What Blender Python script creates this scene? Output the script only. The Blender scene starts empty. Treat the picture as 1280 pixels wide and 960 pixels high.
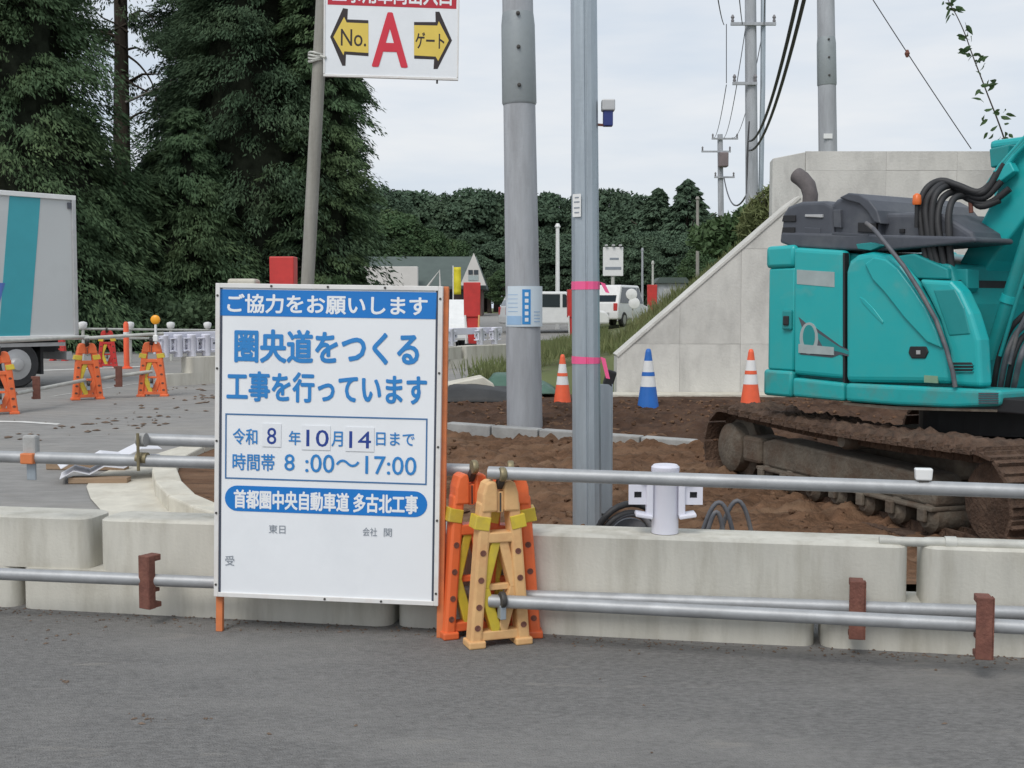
import bpy, math, random
import numpy as np
from mathutils import Vector, Matrix

random.seed(7); rng = np.random.default_rng(7)
sc = bpy.context.scene
COL = sc.collection
R = math.radians

# ------------------------------------------------------------------ camera
CAM_Z, F, HOR = 1.6, 1500.0, 385.0
PITCH = math.atan((480 - HOR) / F)
cam_data = bpy.data.cameras.new('camera'); cam = bpy.data.objects.new('camera', cam_data)
COL.objects.link(cam); sc.camera = cam
cam.location = (0, 0, CAM_Z); cam.rotation_euler = (R(90) - PITCH, 0, 0)
cam_data.sensor_width = 36; cam_data.lens = 36 * F / 1280
cam_data.clip_start = 0.05; cam_data.clip_end = 5000

# ------------------------------------------------------------------ world / light
w = bpy.data.worlds.new('World'); sc.world = w; w.use_nodes = True
nt = w.node_tree; nt.nodes.clear()
SUN_EL, SUN_AZ = R(50), R(205)          # azimuth measured clockwise from +Y
sky = nt.nodes.new('ShaderNodeTexSky'); sky.sky_type = 'NISHITA'; sky.sun_disc = False
sky.sun_elevation = SUN_EL; sky.sun_rotation = SUN_AZ; sky.dust_density = 3.0
tc = nt.nodes.new('ShaderNodeTexCoord'); mp = nt.nodes.new('ShaderNodeMapping')
mp.inputs['Scale'].default_value = (1.3, 1.3, 6.5)
nz = nt.nodes.new('ShaderNodeTexNoise'); nz.inputs['Scale'].default_value = 1.7; nz.inputs['Detail'].default_value = 5; nz.inputs['Roughness'].default_value = .55
rp = nt.nodes.new('ShaderNodeValToRGB')
rp.color_ramp.elements[0].position = .36; rp.color_ramp.elements[0].color = (5.3, 6.1, 7.1, 1)
rp.color_ramp.elements[1].position = .64; rp.color_ramp.elements[1].color = (7.3, 7.5, 7.75, 1)
mx = nt.nodes.new('ShaderNodeMix'); mx.data_type = 'RGBA'; mx.inputs['Factor'].default_value = .9
bg = nt.nodes.new('ShaderNodeBackground'); bg.inputs['Strength'].default_value = .1
out = nt.nodes.new('ShaderNodeOutputWorld')
L = nt.links.new
L(tc.outputs['Generated'], mp.inputs['Vector']); L(mp.outputs['Vector'], nz.inputs['Vector']); L(nz.outputs['Fac'], rp.inputs['Fac'])
L(sky.outputs['Color'], mx.inputs['A']); L(rp.outputs['Color'], mx.inputs['B']); L(mx.outputs['Result'], bg.inputs['Color']); L(bg.outputs['Background'], out.inputs['Surface'])
sun_d = bpy.data.lights.new('sun', 'SUN'); sun_d.energy = 1.4; sun_d.angle = R(25); sun_d.color = (1, .97, .92)
sun = bpy.data.objects.new('sun', sun_d); COL.objects.link(sun)
sv = Vector((math.sin(SUN_AZ) * math.cos(SUN_EL), math.cos(SUN_AZ) * math.cos(SUN_EL), math.sin(SUN_EL)))
sun.rotation_euler = sv.to_track_quat('Z', 'Y').to_euler()
vs = sc.view_settings; vs.view_transform = 'Standard'; vs.look = 'None'; vs.exposure = 0.25; vs.gamma = 1; vs.use_curve_mapping = False
sc.cycles.use_denoising = True; sc.cycles.max_bounces = 6; sc.cycles.diffuse_bounces = 3; sc.cycles.transparent_max_bounces = 8

# ------------------------------------------------------------------ geometry helpers
CP, SP = math.cos(PITCH), math.sin(PITCH)
def ray(px, py):
    a, b = (px - 640) / F, (480 - py) / F
    return Vector((a, CP + b * SP, -SP + b * CP))
def U(px, py, d):                       # point that a surveyor would read at depth d
    r = ray(px, py); r *= d / r.y
    return Vector((r.x, r.y, CAM_Z + r.z))
def X(px, d): return U(px, HOR, d).x
GY = [-30, 6.7, 17, 23, 38, 52, 90, 2000]; GZ = [0, 0, .3, .3, .36, .9, 1.2, 1.2]
def G(y): return float(np.interp(y, GY, GZ))
def on_ground(px, d, dz=0.0): return Vector((X(px, d), d, G(d) + dz))

class MB:
    def __init__(s): s.v = []; s.f = []
    def add(s, vs, fs):
        o = len(s.v); s.v += [tuple(v) for v in vs]; s.f += [tuple(i + o for i in f) for f in fs]; return s
    def box(s, c, size, m=None):
        hx, hy, hz = size[0] / 2, size[1] / 2, size[2] / 2
        pts = [Vector((x, y, z)) for x in (-hx, hx) for y in (-hy, hy) for z in (-hz, hz)]
        if m is not None: pts = [m @ p for p in pts]
        pts = [p + Vector(c) for p in pts]
        return s.add(pts, [(0, 1, 3, 2), (4, 6, 7, 5), (0, 4, 5, 1), (2, 3, 7, 6), (0, 2, 6, 4), (1, 5, 7, 3)])
    def bar(s, a, b, wd, th, side=Vector((0, 1, 0))):    # box along a segment; th along `side`
        a, b = Vector(a), Vector(b); d = (b - a); l = d.length; d.normalize()
        sd = (side - d * side.dot(d)).normalized(); n = d.cross(sd)
        m = Matrix((d, sd, n)).transposed()
        return s.box((a + b) / 2, (l, th, wd), m)
    def tube(s, pts, r, n=12, caps=True, r2=None):
        pts = [Vector(p) for p in pts]; k = len(pts); rings = []
        rr = r if isinstance(r, (list, tuple)) else [r + ((r2 if r2 is not None else r) - r) * i / max(1, k - 1) for i in range(k)]
        t0 = (pts[1] - pts[0]).normalized()
        up = Vector((0, 0, 1)) if abs(t0.z) < .9 else Vector((1, 0, 0))
        nx = t0.cross(up).normalized(); base = len(s.v)
        for i, p in enumerate(pts):
            t = (pts[min(i + 1, k - 1)] - pts[max(i - 1, 0)]).normalized()
            nx = (nx - t * nx.dot(t)).normalized(); ny = t.cross(nx)
            for j in range(n):
                a = 2 * math.pi * j / n; s.v.append(tuple(p + (nx * math.cos(a) + ny * math.sin(a)) * rr[i]))
        for i in range(k - 1):
            for j in range(n):
                s.f.append((base + i * n + j, base + i * n + (j + 1) % n, base + (i + 1) * n + (j + 1) % n, base + (i + 1) * n + j))
        if caps:
            s.f.append(tuple(base + j for j in reversed(range(n)))); s.f.append(tuple(base + (k - 1) * n + j for j in range(n)))
        return s
    def prism(s, poly, y0, y1, m=None):                  # poly in (x,z), extruded along y
        n = len(poly); a = sum(poly[i][0] * poly[(i + 1) % n][1] - poly[(i + 1) % n][0] * poly[i][1] for i in range(n))
        if a < 0: poly = poly[::-1]
        pts = [Vector((x, y0, z)) for x, z in poly] + [Vector((x, y1, z)) for x, z in poly]
        if m is not None: pts = [m @ p for p in pts]
        return s.add(pts, [tuple(range(n)), tuple(reversed(range(n, 2 * n)))] + [(i, i + n, (i + 1) % n + n, (i + 1) % n) for i in range(n)])
    def slab(s, poly, z0, z1):                           # poly in (x,y), extruded along z
        n = len(poly); a = sum(poly[i][0] * poly[(i + 1) % n][1] - poly[(i + 1) % n][0] * poly[i][1] for i in range(n))
        if a < 0: poly = poly[::-1]
        zf0 = z0 if callable(z0) else (lambda x, y: z0); zf1 = z1 if callable(z1) else (lambda x, y: z1)
        pts = [(x, y, zf0(x, y)) for x, y in poly] + [(x, y, zf1(x, y)) for x, y in poly]
        return s.add(pts, [tuple(reversed(range(n))), tuple(range(n, 2 * n))] + [(i, (i + 1) % n, (i + 1) % n + n, i + n) for i in range(n)])
    def lathe(s, prof, c=(0, 0, 0), n=20, axis='z'):
        base = len(s.v); k = len(prof); c = Vector(c)
        for r, z in prof:
            for j in range(n):
                a = 2 * math.pi * j / n; p = Vector((r * math.cos(a), r * math.sin(a), z))
                if axis == 'y': p = Vector((p.x, -p.z, p.y))
                if axis == 'x': p = Vector((p.z, p.x, p.y))
                s.v.append(tuple(p + c))
        for i in range(k - 1):
            for j in range(n):
                s.f.append((base + i * n + j, base + i * n + (j + 1) % n, base + (i + 1) * n + (j + 1) % n, base + (i + 1) * n + j))
        s.f.append(tuple(base + j for j in reversed(range(n)))); s.f.append(tuple(base + (k - 1) * n + j for j in range(n)))
        return s
    def mesh(s, name, smooth=None):
        me = bpy.data.meshes.new(name); me.from_pydata(s.v, [], s.f); me.update()
        if smooth:
            me.shade_smooth(); me.set_sharp_from_angle(angle=R(smooth))
        return me
    def obj(s, name, mat, parent=None, smooth=None, bevel=0, seg=2):
        return link(name, s.mesh(name, smooth), mat, parent, bevel, seg)

def link(name, me, mat, parent=None, bevel=0, seg=2):
    o = bpy.data.objects.new(name, me); COL.objects.link(o)
    if mat is not None and not me.materials: me.materials.append(mat)
    if parent is not None: o.parent = parent
    if bevel:
        b = o.modifiers.new('bevel', 'BEVEL'); b.width = bevel; b.segments = seg; b.limit_method = 'ANGLE'; b.angle_limit = R(40)
    return o
def tag(o, label, cat, group=None):
    o['label'] = label; o['category'] = cat
    if group: o['group'] = group
    return o
def thing(name, label, cat, loc=(0, 0, 0), rotz=0, group=None, matrix=None):
    o = bpy.data.objects.new(name, None); COL.objects.link(o); o.empty_display_size = .2
    if matrix is not None: o.matrix_world = matrix
    else: o.location = loc; o.rotation_euler = (0, 0, rotz)
    return tag(o, label, cat, group)
def struct(o): o['kind'] = 'structure'; return o
def copy_tree(o, parent=None):
    c = o.copy(); COL.objects.link(c); c.parent = parent
    for ch in o.children: copy_tree(ch, c)
    return c
def dup(o, label, loc, rotz=0, scale=None):
    kids = list(o.children); c = o.copy(); COL.objects.link(c)
    for ch in kids: copy_tree(ch, c)
    c['label'] = label; c.location = loc; c.rotation_euler = (0, 0, rotz)
    if scale: c.scale = (scale,) * 3 if not isinstance(scale, tuple) else scale
    return c

def smooth_pts(pts, k=5):
    P = [Vector(p) for p in pts]; o_ = []
    for i in range(len(P) - 1):
        a, b, c, d = P[max(i - 1, 0)], P[i], P[i + 1], P[min(i + 2, len(P) - 1)]
        for j in range(k):
            t_ = j / k; o_.append(.5 * ((2 * b) + (c - a) * t_ + (2 * a - 5 * b + 4 * c - d) * t_ * t_ + (3 * b - a - 3 * c + d) * t_ ** 3))
    o_.append(P[-1]); return [tuple(v) for v in o_]

# ------------------------------------------------------------------ materials
def mat(name, col, rough=.6, var=.12, scale=6, bump=0, metal=0, stain=None, stain_amt=.5, stain_scale=2, stretch=(1, 1, 1), bscale=None, spec=.5, fine=.5, translucent=0, coords='Object', emit=0, scuff=None, scuff_amt=.65):
    m = bpy.data.materials.new(name); m.use_nodes = True; n = m.node_tree.nodes; l = m.node_tree.links.new
    b = n['Principled BSDF']; b.inputs['Roughness'].default_value = rough; b.inputs['Metallic'].default_value = metal; b.inputs['Specular IOR Level'].default_value = spec
    t = n.new('ShaderNodeTexCoord'); mpn = n.new('ShaderNodeMapping'); mpn.inputs['Scale'].default_value = stretch
    oi = n.new('ShaderNodeObjectInfo'); ad = n.new('ShaderNodeVectorMath'); ad.operation = 'ADD'
    sc_ = n.new('ShaderNodeMath'); sc_.operation = 'MULTIPLY'; sc_.inputs[1].default_value = 37.0
    l(oi.outputs['Random'], sc_.inputs[0]); l(t.outputs[coords], ad.inputs[0]); l(sc_.outputs[0], ad.inputs[1]); l(ad.outputs[0], mpn.inputs['Vector'])
    n1 = n.new('ShaderNodeTexNoise'); n1.inputs['Scale'].default_value = scale; n1.inputs['Detail'].default_value = 6; n1.inputs['Roughness'].default_value = .5 + .2 * fine
    l(mpn.outputs[0], n1.inputs['Vector'])
    r = n.new('ShaderNodeValToRGB'); c = Vector(col)
    r.color_ramp.elements[0].position = .3; r.color_ramp.elements[0].color = (*[max(0, x * (1 - var)) for x in c], 1)
    r.color_ramp.elements[1].position = .7; r.color_ramp.elements[1].color = (*[min(1, x * (1 + var)) for x in c], 1)
    l(n1.outputs['Fac'], r.inputs['Fac']); src = r.outputs['Color']
    if stain is not None:
        n2 = n.new('ShaderNodeTexNoise'); n2.inputs['Scale'].default_value = stain_scale; n2.inputs['Detail'].default_value = 7; n2.inputs['Roughness'].default_value = .65
        l(mpn.outputs[0], n2.inputs['Vector'])
        r2 = n.new('ShaderNodeValToRGB'); r2.color_ramp.elements[0].position = .47; r2.color_ramp.elements[0].color = (0, 0, 0, 1)
        r2.color_ramp.elements[1].position = .72; r2.color_ramp.elements[1].color = (stain_amt,) * 3 + (1,)
        l(n2.outputs['Fac'], r2.inputs['Fac'])
        mm = n.new('ShaderNodeMix'); mm.data_type = 'RGBA'; l(r2.outputs['Color'], mm.inputs['Factor']); l(src, mm.inputs['A']); mm.inputs['B'].default_value = (*stain, 1); src = mm.outputs['Result']
    if scuff is not None:
        n4 = n.new('ShaderNodeTexNoise'); n4.inputs['Scale'].default_value = 2.6; n4.inputs['Detail'].default_value = 4; n4.inputs['Roughness'].default_value = .6
        mp4 = n.new('ShaderNodeMapping'); mp4.inputs['Scale'].default_value = (.55, 2.2, 1); mp4.inputs['Location'].default_value = (3.7, 1.1, 0); mp4.inputs['Rotation'].default_value = (0, 0, .12)
        l(t.outputs[coords], mp4.inputs['Vector']); l(mp4.outputs[0], n4.inputs['Vector'])
        r4 = n.new('ShaderNodeValToRGB'); r4.color_ramp.elements[0].position = .62; r4.color_ramp.elements[0].color = (0, 0, 0, 1); r4.color_ramp.elements[1].position = .72; r4.color_ramp.elements[1].color = (scuff_amt,) * 3 + (1,)
        l(n4.outputs['Fac'], r4.inputs['Fac']); m4 = n.new('ShaderNodeMix'); m4.data_type = 'RGBA'; l(r4.outputs['Color'], m4.inputs['Factor']); l(src, m4.inputs['A']); m4.inputs['B'].default_value = (*scuff, 1); src = m4.outputs['Result']
    l(src, b.inputs['Base Color'])
    if bump:
        n3 = n.new('ShaderNodeTexNoise'); n3.inputs['Scale'].default_value = bscale or scale * 6; n3.inputs['Detail'].default_value = 5
        l(t.outputs[coords], n3.inputs['Vector'])
        bp = n.new('ShaderNodeBump'); bp.inputs['Strength'].default_value = bump; bp.inputs['Distance'].default_value = .02
        l(n3.outputs['Fac'], bp.inputs['Height']); l(bp.outputs['Normal'], b.inputs['Normal'])
    if translucent:
        tr = n.new('ShaderNodeBsdfTranslucent'); l(src, tr.inputs['Color']); ms = n.new('ShaderNodeMixShader'); ms.inputs[0].default_value = translucent
        l(b.outputs[0], ms.inputs[1]); l(tr.outputs[0], ms.inputs[2]); l(ms.outputs[0], n['Material Output'].inputs['Surface'])
    return m

M = {}
M['asphalt'] = mat('asphalt', (.205, .2, .193), .95, .3, 45, .8, bscale=120, stain=(.30, .29, .275), stain_amt=.6, stain_scale=1.6, stretch=(.6, 1.3, 1), spec=.12, fine=1, scuff=(.33, .31, .28))
M['asphalt_far'] = mat('asphalt_far', (.27, .262, .25), .9, .15, 9, .5, bscale=120, stain=(.36, .335, .30), stain_amt=.6, stain_scale=.9, stretch=(.4, 1, 1), spec=.3)
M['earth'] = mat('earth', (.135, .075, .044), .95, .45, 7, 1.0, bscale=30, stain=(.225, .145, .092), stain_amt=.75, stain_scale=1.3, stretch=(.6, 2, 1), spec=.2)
M['grit'] = mat('grit', (.17, .125, .095), .95, .4, 9, spec=.1)
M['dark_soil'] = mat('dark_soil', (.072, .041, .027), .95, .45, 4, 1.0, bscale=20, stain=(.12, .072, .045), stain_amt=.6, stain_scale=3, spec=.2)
M['field'] = mat('field', (.12, .14, .065), .95, .4, .5, .6, bscale=3, stain=(.22, .19, .11), stain_amt=.6, stain_scale=.6, spec=.2)
M['block_concrete'] = mat('block_concrete', (.59, .57, .505), .88, .08, 4, .1, bscale=60, stain=(.37, .345, .28), stain_amt=.7, stain_scale=2.4, stretch=(2.6, 2.6, .45), spec=.3)
M['wall_concrete'] = mat('wall_concrete', (.62, .605, .565), .9, .1, 1.1, .25, bscale=30, stain=(.42, .41, .385), stain_amt=.8, stain_scale=1.6, stretch=(1.5, 1.5, .7), spec=.3)
M['kerb_concrete'] = mat('kerb_concrete', (.6, .57, .49), .9, .12, 5, .2, bscale=60, stain=(.4, .36, .29), stain_amt=.6, stain_scale=3, spec=.3)
M['grey_kerb'] = mat('grey_kerb', (.37, .37, .36), .9, .15, 5, .2, bscale=60, stain=(.25, .24, .22), stain_amt=.7, stain_scale=4, spec=.3)
M['pole_concrete'] = mat('pole_concrete', (.40, .415, .44), .72, .12, 2.5, .15, bscale=50, stain=(.28, .285, .30), stain_amt=.8, stain_scale=2.2, stretch=(3, 3, .45), spec=.35)
M['sleeve_steel'] = mat('sleeve_steel', (.33, .36, .37), .55, .12, 4, .1, metal=.25, stain=(.24, .26, .28), stain_amt=.6, stain_scale=4)
M['galvanised'] = mat('galvanised', (.40, .45, .49), .45, .1, 5, .06, metal=.45, stain=(.28, .32, .36), stain_amt=.6, stain_scale=3, stretch=(4, 4, .35))
M['pipe_steel'] = mat('pipe_steel', (.40, .41, .42), .5, .12, 9, .05, metal=.35, stain=(.26, .262, .265), stain_amt=.55, stain_scale=5)
M['pipe_dull'] = mat('pipe_dull', (.52, .52, .48), .6, .12, 9, .05, metal=.2, stain=(.36, .34, .3), stain_amt=.55, stain_scale=5)
M['sign_pole'] = mat('sign_pole', (.30, .29, .26), .85, .18, 5, .2, stain=(.2, .18, .15), stain_amt=.6, stain_scale=3, stretch=(3, 3, .3))
M['rust'] = mat('rust', (.17, .068, .05), .85, .25, 20, .3, bscale=80, stain=(.27, .12, .08), stain_amt=.6, stain_scale=12)
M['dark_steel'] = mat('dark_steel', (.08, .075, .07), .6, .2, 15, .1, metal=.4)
M['brass'] = mat('brass', (.26, .22, .13), .5, .2, 20, .1, metal=.5, stain=(.25, .2, .12), stain_amt=.6, stain_scale=12)
M['board_white'] = mat('board_white', (.84, .86, .885), .38, .02, 2, 0, stain=(.72, .745, .775), stain_amt=.6, stain_scale=1.4)
M['number_card'] = mat('number_card', (.80, .82, .85), .45, .02, 4)
M['frame_white'] = mat('frame_white', (.76, .75, .73), .45, .05, 6, 0, stain=(.55, .42, .36), stain_amt=.3, stain_scale=9)
M['gap'] = mat('gap', (.06, .07, .10), .7, .05)
M['orange_paint'] = mat('orange_paint', (.66, .20, .07), .5, .12, 9, .05, stain=(.42, .14, .07), stain_amt=.6, stain_scale=8)
M['blue_print'] = mat('blue_print', (.01, .19, .58), .4, .06, 4)
M['letter_blue'] = mat('letter_blue', (.03, .23, .58), .4, .05, 5)
M['letter_navy'] = mat('letter_navy', (.02, .055, .28), .4, .05, 5)
M['letter_white'] = mat('letter_white', (.84, .86, .88), .4, .02, 5)
M['letter_grey'] = mat('letter_grey', (.25, .28, .32), .4, .05, 5)
M['line_blue'] = mat('line_blue', (.06, .17, .36), .4, .05, 5)
M['print_red'] = mat('print_red', (.66, .03, .055), .4, .05, 5)
M['band_red'] = mat('band_red', (.5, .02, .04), .4, .05, 5)
M['print_yellow'] = mat('print_yellow', (.76, .56, .10), .4, .05, 5)
M['print_black'] = mat('print_black', (.03, .02, .02), .4, .05, 5)
M['plastic_orange'] = mat('plastic_orange', (.82, .165, .05), .45, .08, 6, .05, stain=(.5, .13, .06), stain_amt=.45, stain_scale=8)
M['plastic_faded'] = mat('plastic_faded', (.74, .45, .20), .6, .1, 7, .08, stain=(.62, .30, .13), stain_amt=.7, stain_scale=9)
M['plastic_red'] = mat('plastic_red', (.55, .04, .035), .5, .12, 5, .05)
M['reflect_yellow'] = mat('reflect_yellow', (.66, .50, .05), .4, .15, 9, 0, stain=(.45, .33, .1), stain_amt=.5, stain_scale=12)
M['white_plastic'] = mat('white_plastic', (.72, .72, .80), .4, .04, 5, .02, stain=(.6, .6, .68), stain_amt=.3, stain_scale=5)
M['white_paint'] = mat('white_paint', (.78, .78, .77), .4, .05, 5)
M['line_paint'] = mat('line_paint', (.66, .65, .62), .7, .12, 8, stain=(.4, .39, .36), stain_amt=.6, stain_scale=6)
M['cone_orange'] = mat('cone_orange', (.85, .13, .05), .5, .08, 8)
M['cone_blue'] = mat('cone_blue', (.02, .15, .52), .5, .08, 8)
M['tape_pink'] = mat('tape_pink', (.88, .12, .30), .5, .05, 8)
M['teal'] = mat('teal', (.015, .41, .42), .33, .08, 2.5, .02, stain=(.05, .35, .33), stain_amt=.7, stain_scale=2.5, spec=.5, scuff=(.16, .38, .35), scuff_amt=.4)
M['teal_muddy'] = mat('teal_muddy', (.015, .38, .385), .45, .1, 4, .05, stain=(.13, .17, .14), stain_amt=.6, stain_scale=4, scuff=(.16, .36, .33), scuff_amt=.5)
M['teal_dark'] = mat('teal_dark', (.012, .27, .275), .4, .1, 3, .02, stain=(.03, .15, .14), stain_amt=.6, stain_scale=3)
M['hood_grey'] = mat('hood_grey', (.075, .082, .10), .55, .12, 5, .05, stain=(.14, .145, .15), stain_amt=.6, stain_scale=2.5)
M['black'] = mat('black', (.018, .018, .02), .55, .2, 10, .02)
M['rubber'] = mat('rubber', (.025, .025, .027), .6, .2, 12, .05)
M['hose_grey'] = mat('hose_grey', (.10, .105, .12), .55, .25, 12, .05, stain=(.22, .19, .16), stain_amt=.6, stain_scale=6)
M['exhaust'] = mat('exhaust', (.12, .105, .105), .8, .2, 14, .2)
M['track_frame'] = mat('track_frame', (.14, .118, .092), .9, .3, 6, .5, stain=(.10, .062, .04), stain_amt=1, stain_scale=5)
M['shaded_track_mud'] = mat('shaded_track_mud', (.085, .05, .033), .95, .45, 9, 1, bscale=40, stain=(.155, .10, .068), stain_amt=.8, stain_scale=6)  # mud brown, darkened further for the shadows around the tracks
M['silver'] = mat('silver', (.5, .5, .5), .4, .1, 6, 0, metal=.3)
M['decal_grey'] = mat('decal_grey', (.36, .42, .42), .5, .1, 8)
M['decal_olive'] = mat('decal_olive', (.22, .36, .24), .5, .1, 8)
M['glass'] = mat('glass', (.03, .04, .05), .1, .1, 2, spec=.7)
M['amber'] = mat('amber', (.9, .38, .02), .35, .1, 5)
M['beacon'] = mat('beacon', (.75, .16, .03), .35, .1, 5)
M['timber'] = mat('timber', (.33, .23, .15), .85, .2, 4, .3, stretch=(.3, 4, 4), stain=(.2, .13, .09), stain_amt=.6, stain_scale=3)
M['sheet_white'] = mat('sheet_white', (.74, .74, .78), .5, .04, 4)
M['tarp_green'] = mat('tarp_green', (.06, .13, .095), .6, .2, 3, .2)
M['tarp_black'] = mat('tarp_black', (.03, .03, .03), .65, .3, 3, .3)
M['truck_white'] = mat('truck_white', (.56, .58, .58), .4, .05, 2, stain=(.45, .46, .46), stain_amt=.4, stain_scale=1)
M['truck_teal'] = mat('truck_teal', (.05, .36, .42), .4, .06, 2)
M['truck_blue'] = mat('truck_blue', (.10, .18, .5), .4, .06, 2)
M['roof'] = mat('roof', (.085, .11, .10), .8, .1, 1.5, .2, bscale=6)
M['plaster'] = mat('plaster', (.62, .60, .57), .85, .06, 1.5)
M['brown_wall'] = mat('brown_wall', (.13, .09, .075), .85, .15, 1.5)
M['bark'] = mat('bark', (.075, .058, .045), .95, .3, 5, .5, stretch=(3, 3, .4))
M['cedar'] = mat('cedar', (.076, .125, .064), .75, .35, .8, spec=.12, stain=(.13, .18, .08), stain_amt=.8, stain_scale=.35, translucent=.2)
M['cedar_dark'] = mat('cedar_dark', (.064, .105, .060), .75, .35, .8, spec=.12, stain=(.10, .14, .072), stain_amt=.8, stain_scale=.35, translucent=.2)
M['crown_shade'] = mat('crown_shade', (.022, .026, .018), .95, .5, 3, .8, bscale=8, spec=.05)  # near black, so the hull carries the shade inside the crowns
M['broadleaf'] = mat('broadleaf', (.065, .115, .05), .65, .4, .4, spec=.25, stain=(.11, .155, .06), stain_amt=.7, stain_scale=.25, translucent=.2)
M['far_wood'] = mat('far_wood', (.085, .13, .085), .75, .3, .3, spec=.1, stain=(.10, .142, .085), stain_amt=.8, stain_scale=.2, translucent=.15)  # leaf colour lightened and cooled in place of distance haze
M['grass'] = mat('grass', (.17, .20, .085), .7, .4, 1.2, spec=.25, stain=(.32, .29, .15), stain_amt=.6, stain_scale=.8, translucent=.3)
M['vine'] = mat('vine', (.05, .10, .03), .6, .3, 8, translucent=.3)
M['wire'] = mat('wire', (.06, .06, .065), .6, .1, 5)
M['insulator'] = mat('insulator', (.2, .19, .2), .5, .1, 5)
M['transformer'] = mat('transformer', (.2, .16, .16), .6, .1, 3)
M['poster'] = mat('poster', (.66, .75, .82), .4, .03, 3)
M['poster_blue'] = mat('poster_blue', (.04, .28, .66), .4, .05, 5)
M['poster_pale'] = mat('poster_pale', (.34, .52, .74), .4, .05, 5)
M['banner_yellow'] = mat('banner_yellow', (.72, .62, .03), .6, .08, 4)

# ------------------------------------------------------------------ lettering
def text_mesh(s, bold=0.0):
    cu = bpy.data.curves.new('lettering', 'FONT'); cu.body = s; cu.size = 1; cu.resolution_u = 3; cu.extrude = .0
    o = bpy.data.objects.new('lettering', cu); COL.objects.link(o)
    dg = bpy.context.evaluated_depsgraph_get(); dg.update()
    me = bpy.data.meshes.new_from_object(o.evaluated_get(dg))
    bpy.data.objects.remove(o); bpy.data.curves.remove(cu); me.materials.clear()
    return me
def put_text(s, rect, material, parent, y, bold=0.0, name='lettering'):
    """fit the words into rect = (x0, z0, x1, z1) on a panel facing -y"""
    me = text_mesh(s, bold); n = len(me.vertices); co = np.empty(n * 3, np.float32); me.vertices.foreach_get('co', co); co = co.reshape(-1, 3)
    lo, hi = co.min(0), co.max(0); x0, z0, x1, z1 = rect; o = np.empty_like(co)
    o[:, 0] = x0 + (co[:, 0] - lo[0]) / (hi[0] - lo[0]) * (x1 - x0)
    o[:, 2] = z0 + (co[:, 1] - lo[1]) / (hi[1] - lo[1]) * (z1 - z0)
    o[:, 1] = y
    if not bold:
        me.vertices.foreach_set('co', o.ravel()); me.update()
        return link(name, me, material, parent)
    # heavier strokes: the same outline repeated round a small circle, each a hair behind the last
    nt_ = len(me.polygons); polys = [tuple(p.vertices) for p in me.polygons]; k = bold * (z1 - z0) * 1.0; V, Fc = [], []
    for j in range(9):
        dx, dz = (0, 0) if j == 8 else (k * math.cos(j * math.pi / 4), k * math.sin(j * math.pi / 4))
        V += [(float(a[0] + dx), float(a[1]) + j * .00006, float(a[2] + dz)) for a in o]; Fc += [tuple(i + j * n for i in p) for p in polys]
    m2 = bpy.data.meshes.new(name); m2.from_pydata(V, [], Fc); m2.update(); bpy.data.meshes.remove(me)
    return link(name, m2, material, parent)

# ================================================================== THE SETTING
def sheet(name, x0, x1, y0, y1, nx, ny, zf, material):
    xs = np.linspace(x0, x1, nx); ys = np.linspace(y0, y1, ny); mb = MB()
    mb.v = [(x, y, zf(x, y)) for y in ys for x in xs]
    mb.f = [(j * nx + i, j * nx + i + 1, (j + 1) * nx + i + 1, (j + 1) * nx + i) for j in range(ny - 1) for i in range(nx - 1)]
    return struct(mb.obj(name, material, smooth=60))

g = MB(); gx = [-1500, -60, -30, -10, 0, 10, 30, 60, 1500]; gy = [-30, 6.7, 10, 13.5, 17, 23, 32, 38, 45, 52, 70, 90, 400, 2000]
g.v = [(x, y, G(y) - .012) for y in gy for x in gx]
nxg = len(gx); g.f = [(j * nxg + i, j * nxg + i + 1, (j + 1) * nxg + i + 1, (j + 1) * nxg + i) for j in range(len(gy) - 1) for i in range(nxg - 1)]
struct(g.obj('ground', M['field']))
sheet('near_road', -25, 25, -8, 6.66, 2, 2, lambda x, y: 0.0, M['asphalt'])
def quad_road(name, pts, material, dz):
    """a strip of road between two polylines that follows the ground"""
    mb = MB(); a, b = pts; n = len(a)
    for p in a: mb.v.append((p[0], p[1], G(p[1]) + dz))
    for p in b: mb.v.append((p[0], p[1], G(p[1]) + dz))
    mb.f = [(i, i + n, i + n + 1, i + 1) for i in range(n - 1)]
    mb.f = [tuple(reversed(f)) for f in mb.f]
    return struct(mb.obj(name, material))
ys_ = [6.66, 6.7, 8, 10, 12, 14, 17, 20, 23, 27, 32, 38, 44, 52, 60, 70, 90]
quad_road('side_road', ([(-30, y) for y in ys_], [(-1.7 + max(0, y - 14) * .10 + max(0, y - 30) * .08, y) for y in ys_]), M['asphalt_far'], .003)

# lumpy soil
from mathutils import noise as mn
def fbm(x, y, s, seed=0): return mn.fractal(Vector((x * s * .5 + seed * 7.3, y * s * .5, seed * 3.1)), .9, 2.0, 5)
def soil_front(x, y):
    e = min(1, max(0, (y - 6.62) / .5)); pr_ = 0
    for lx_, ly_ in ((1.0, 8.8), (-.35, 9.0)):                # cleat prints left by the tracks
        al = (x - lx_) * .316 - (y - ly_) * .949; ac = (x - lx_) * .949 + (y - ly_) * .316
        if abs(ac) < .30: pr_ -= (.03 + .022 * math.sin(al * 2 * math.pi / .17)) * min(1, (.30 - abs(ac)) / .06)
    dig = .055 * max(0, min(1, (x - .9) / .8)) * max(0, min(1, (11.2 - y) / .8))      # ground worn down under the machine
    return max(G(y) + .006 + .02 * abs(fbm(x, y, 9, 3)), G(y) + .035 - dig * e + e * (.05 * fbm(x, y * 1.6, 2.1) + .085 * abs(fbm(x, y * 1.5, 9, 3)) + pr_) + .03)
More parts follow.
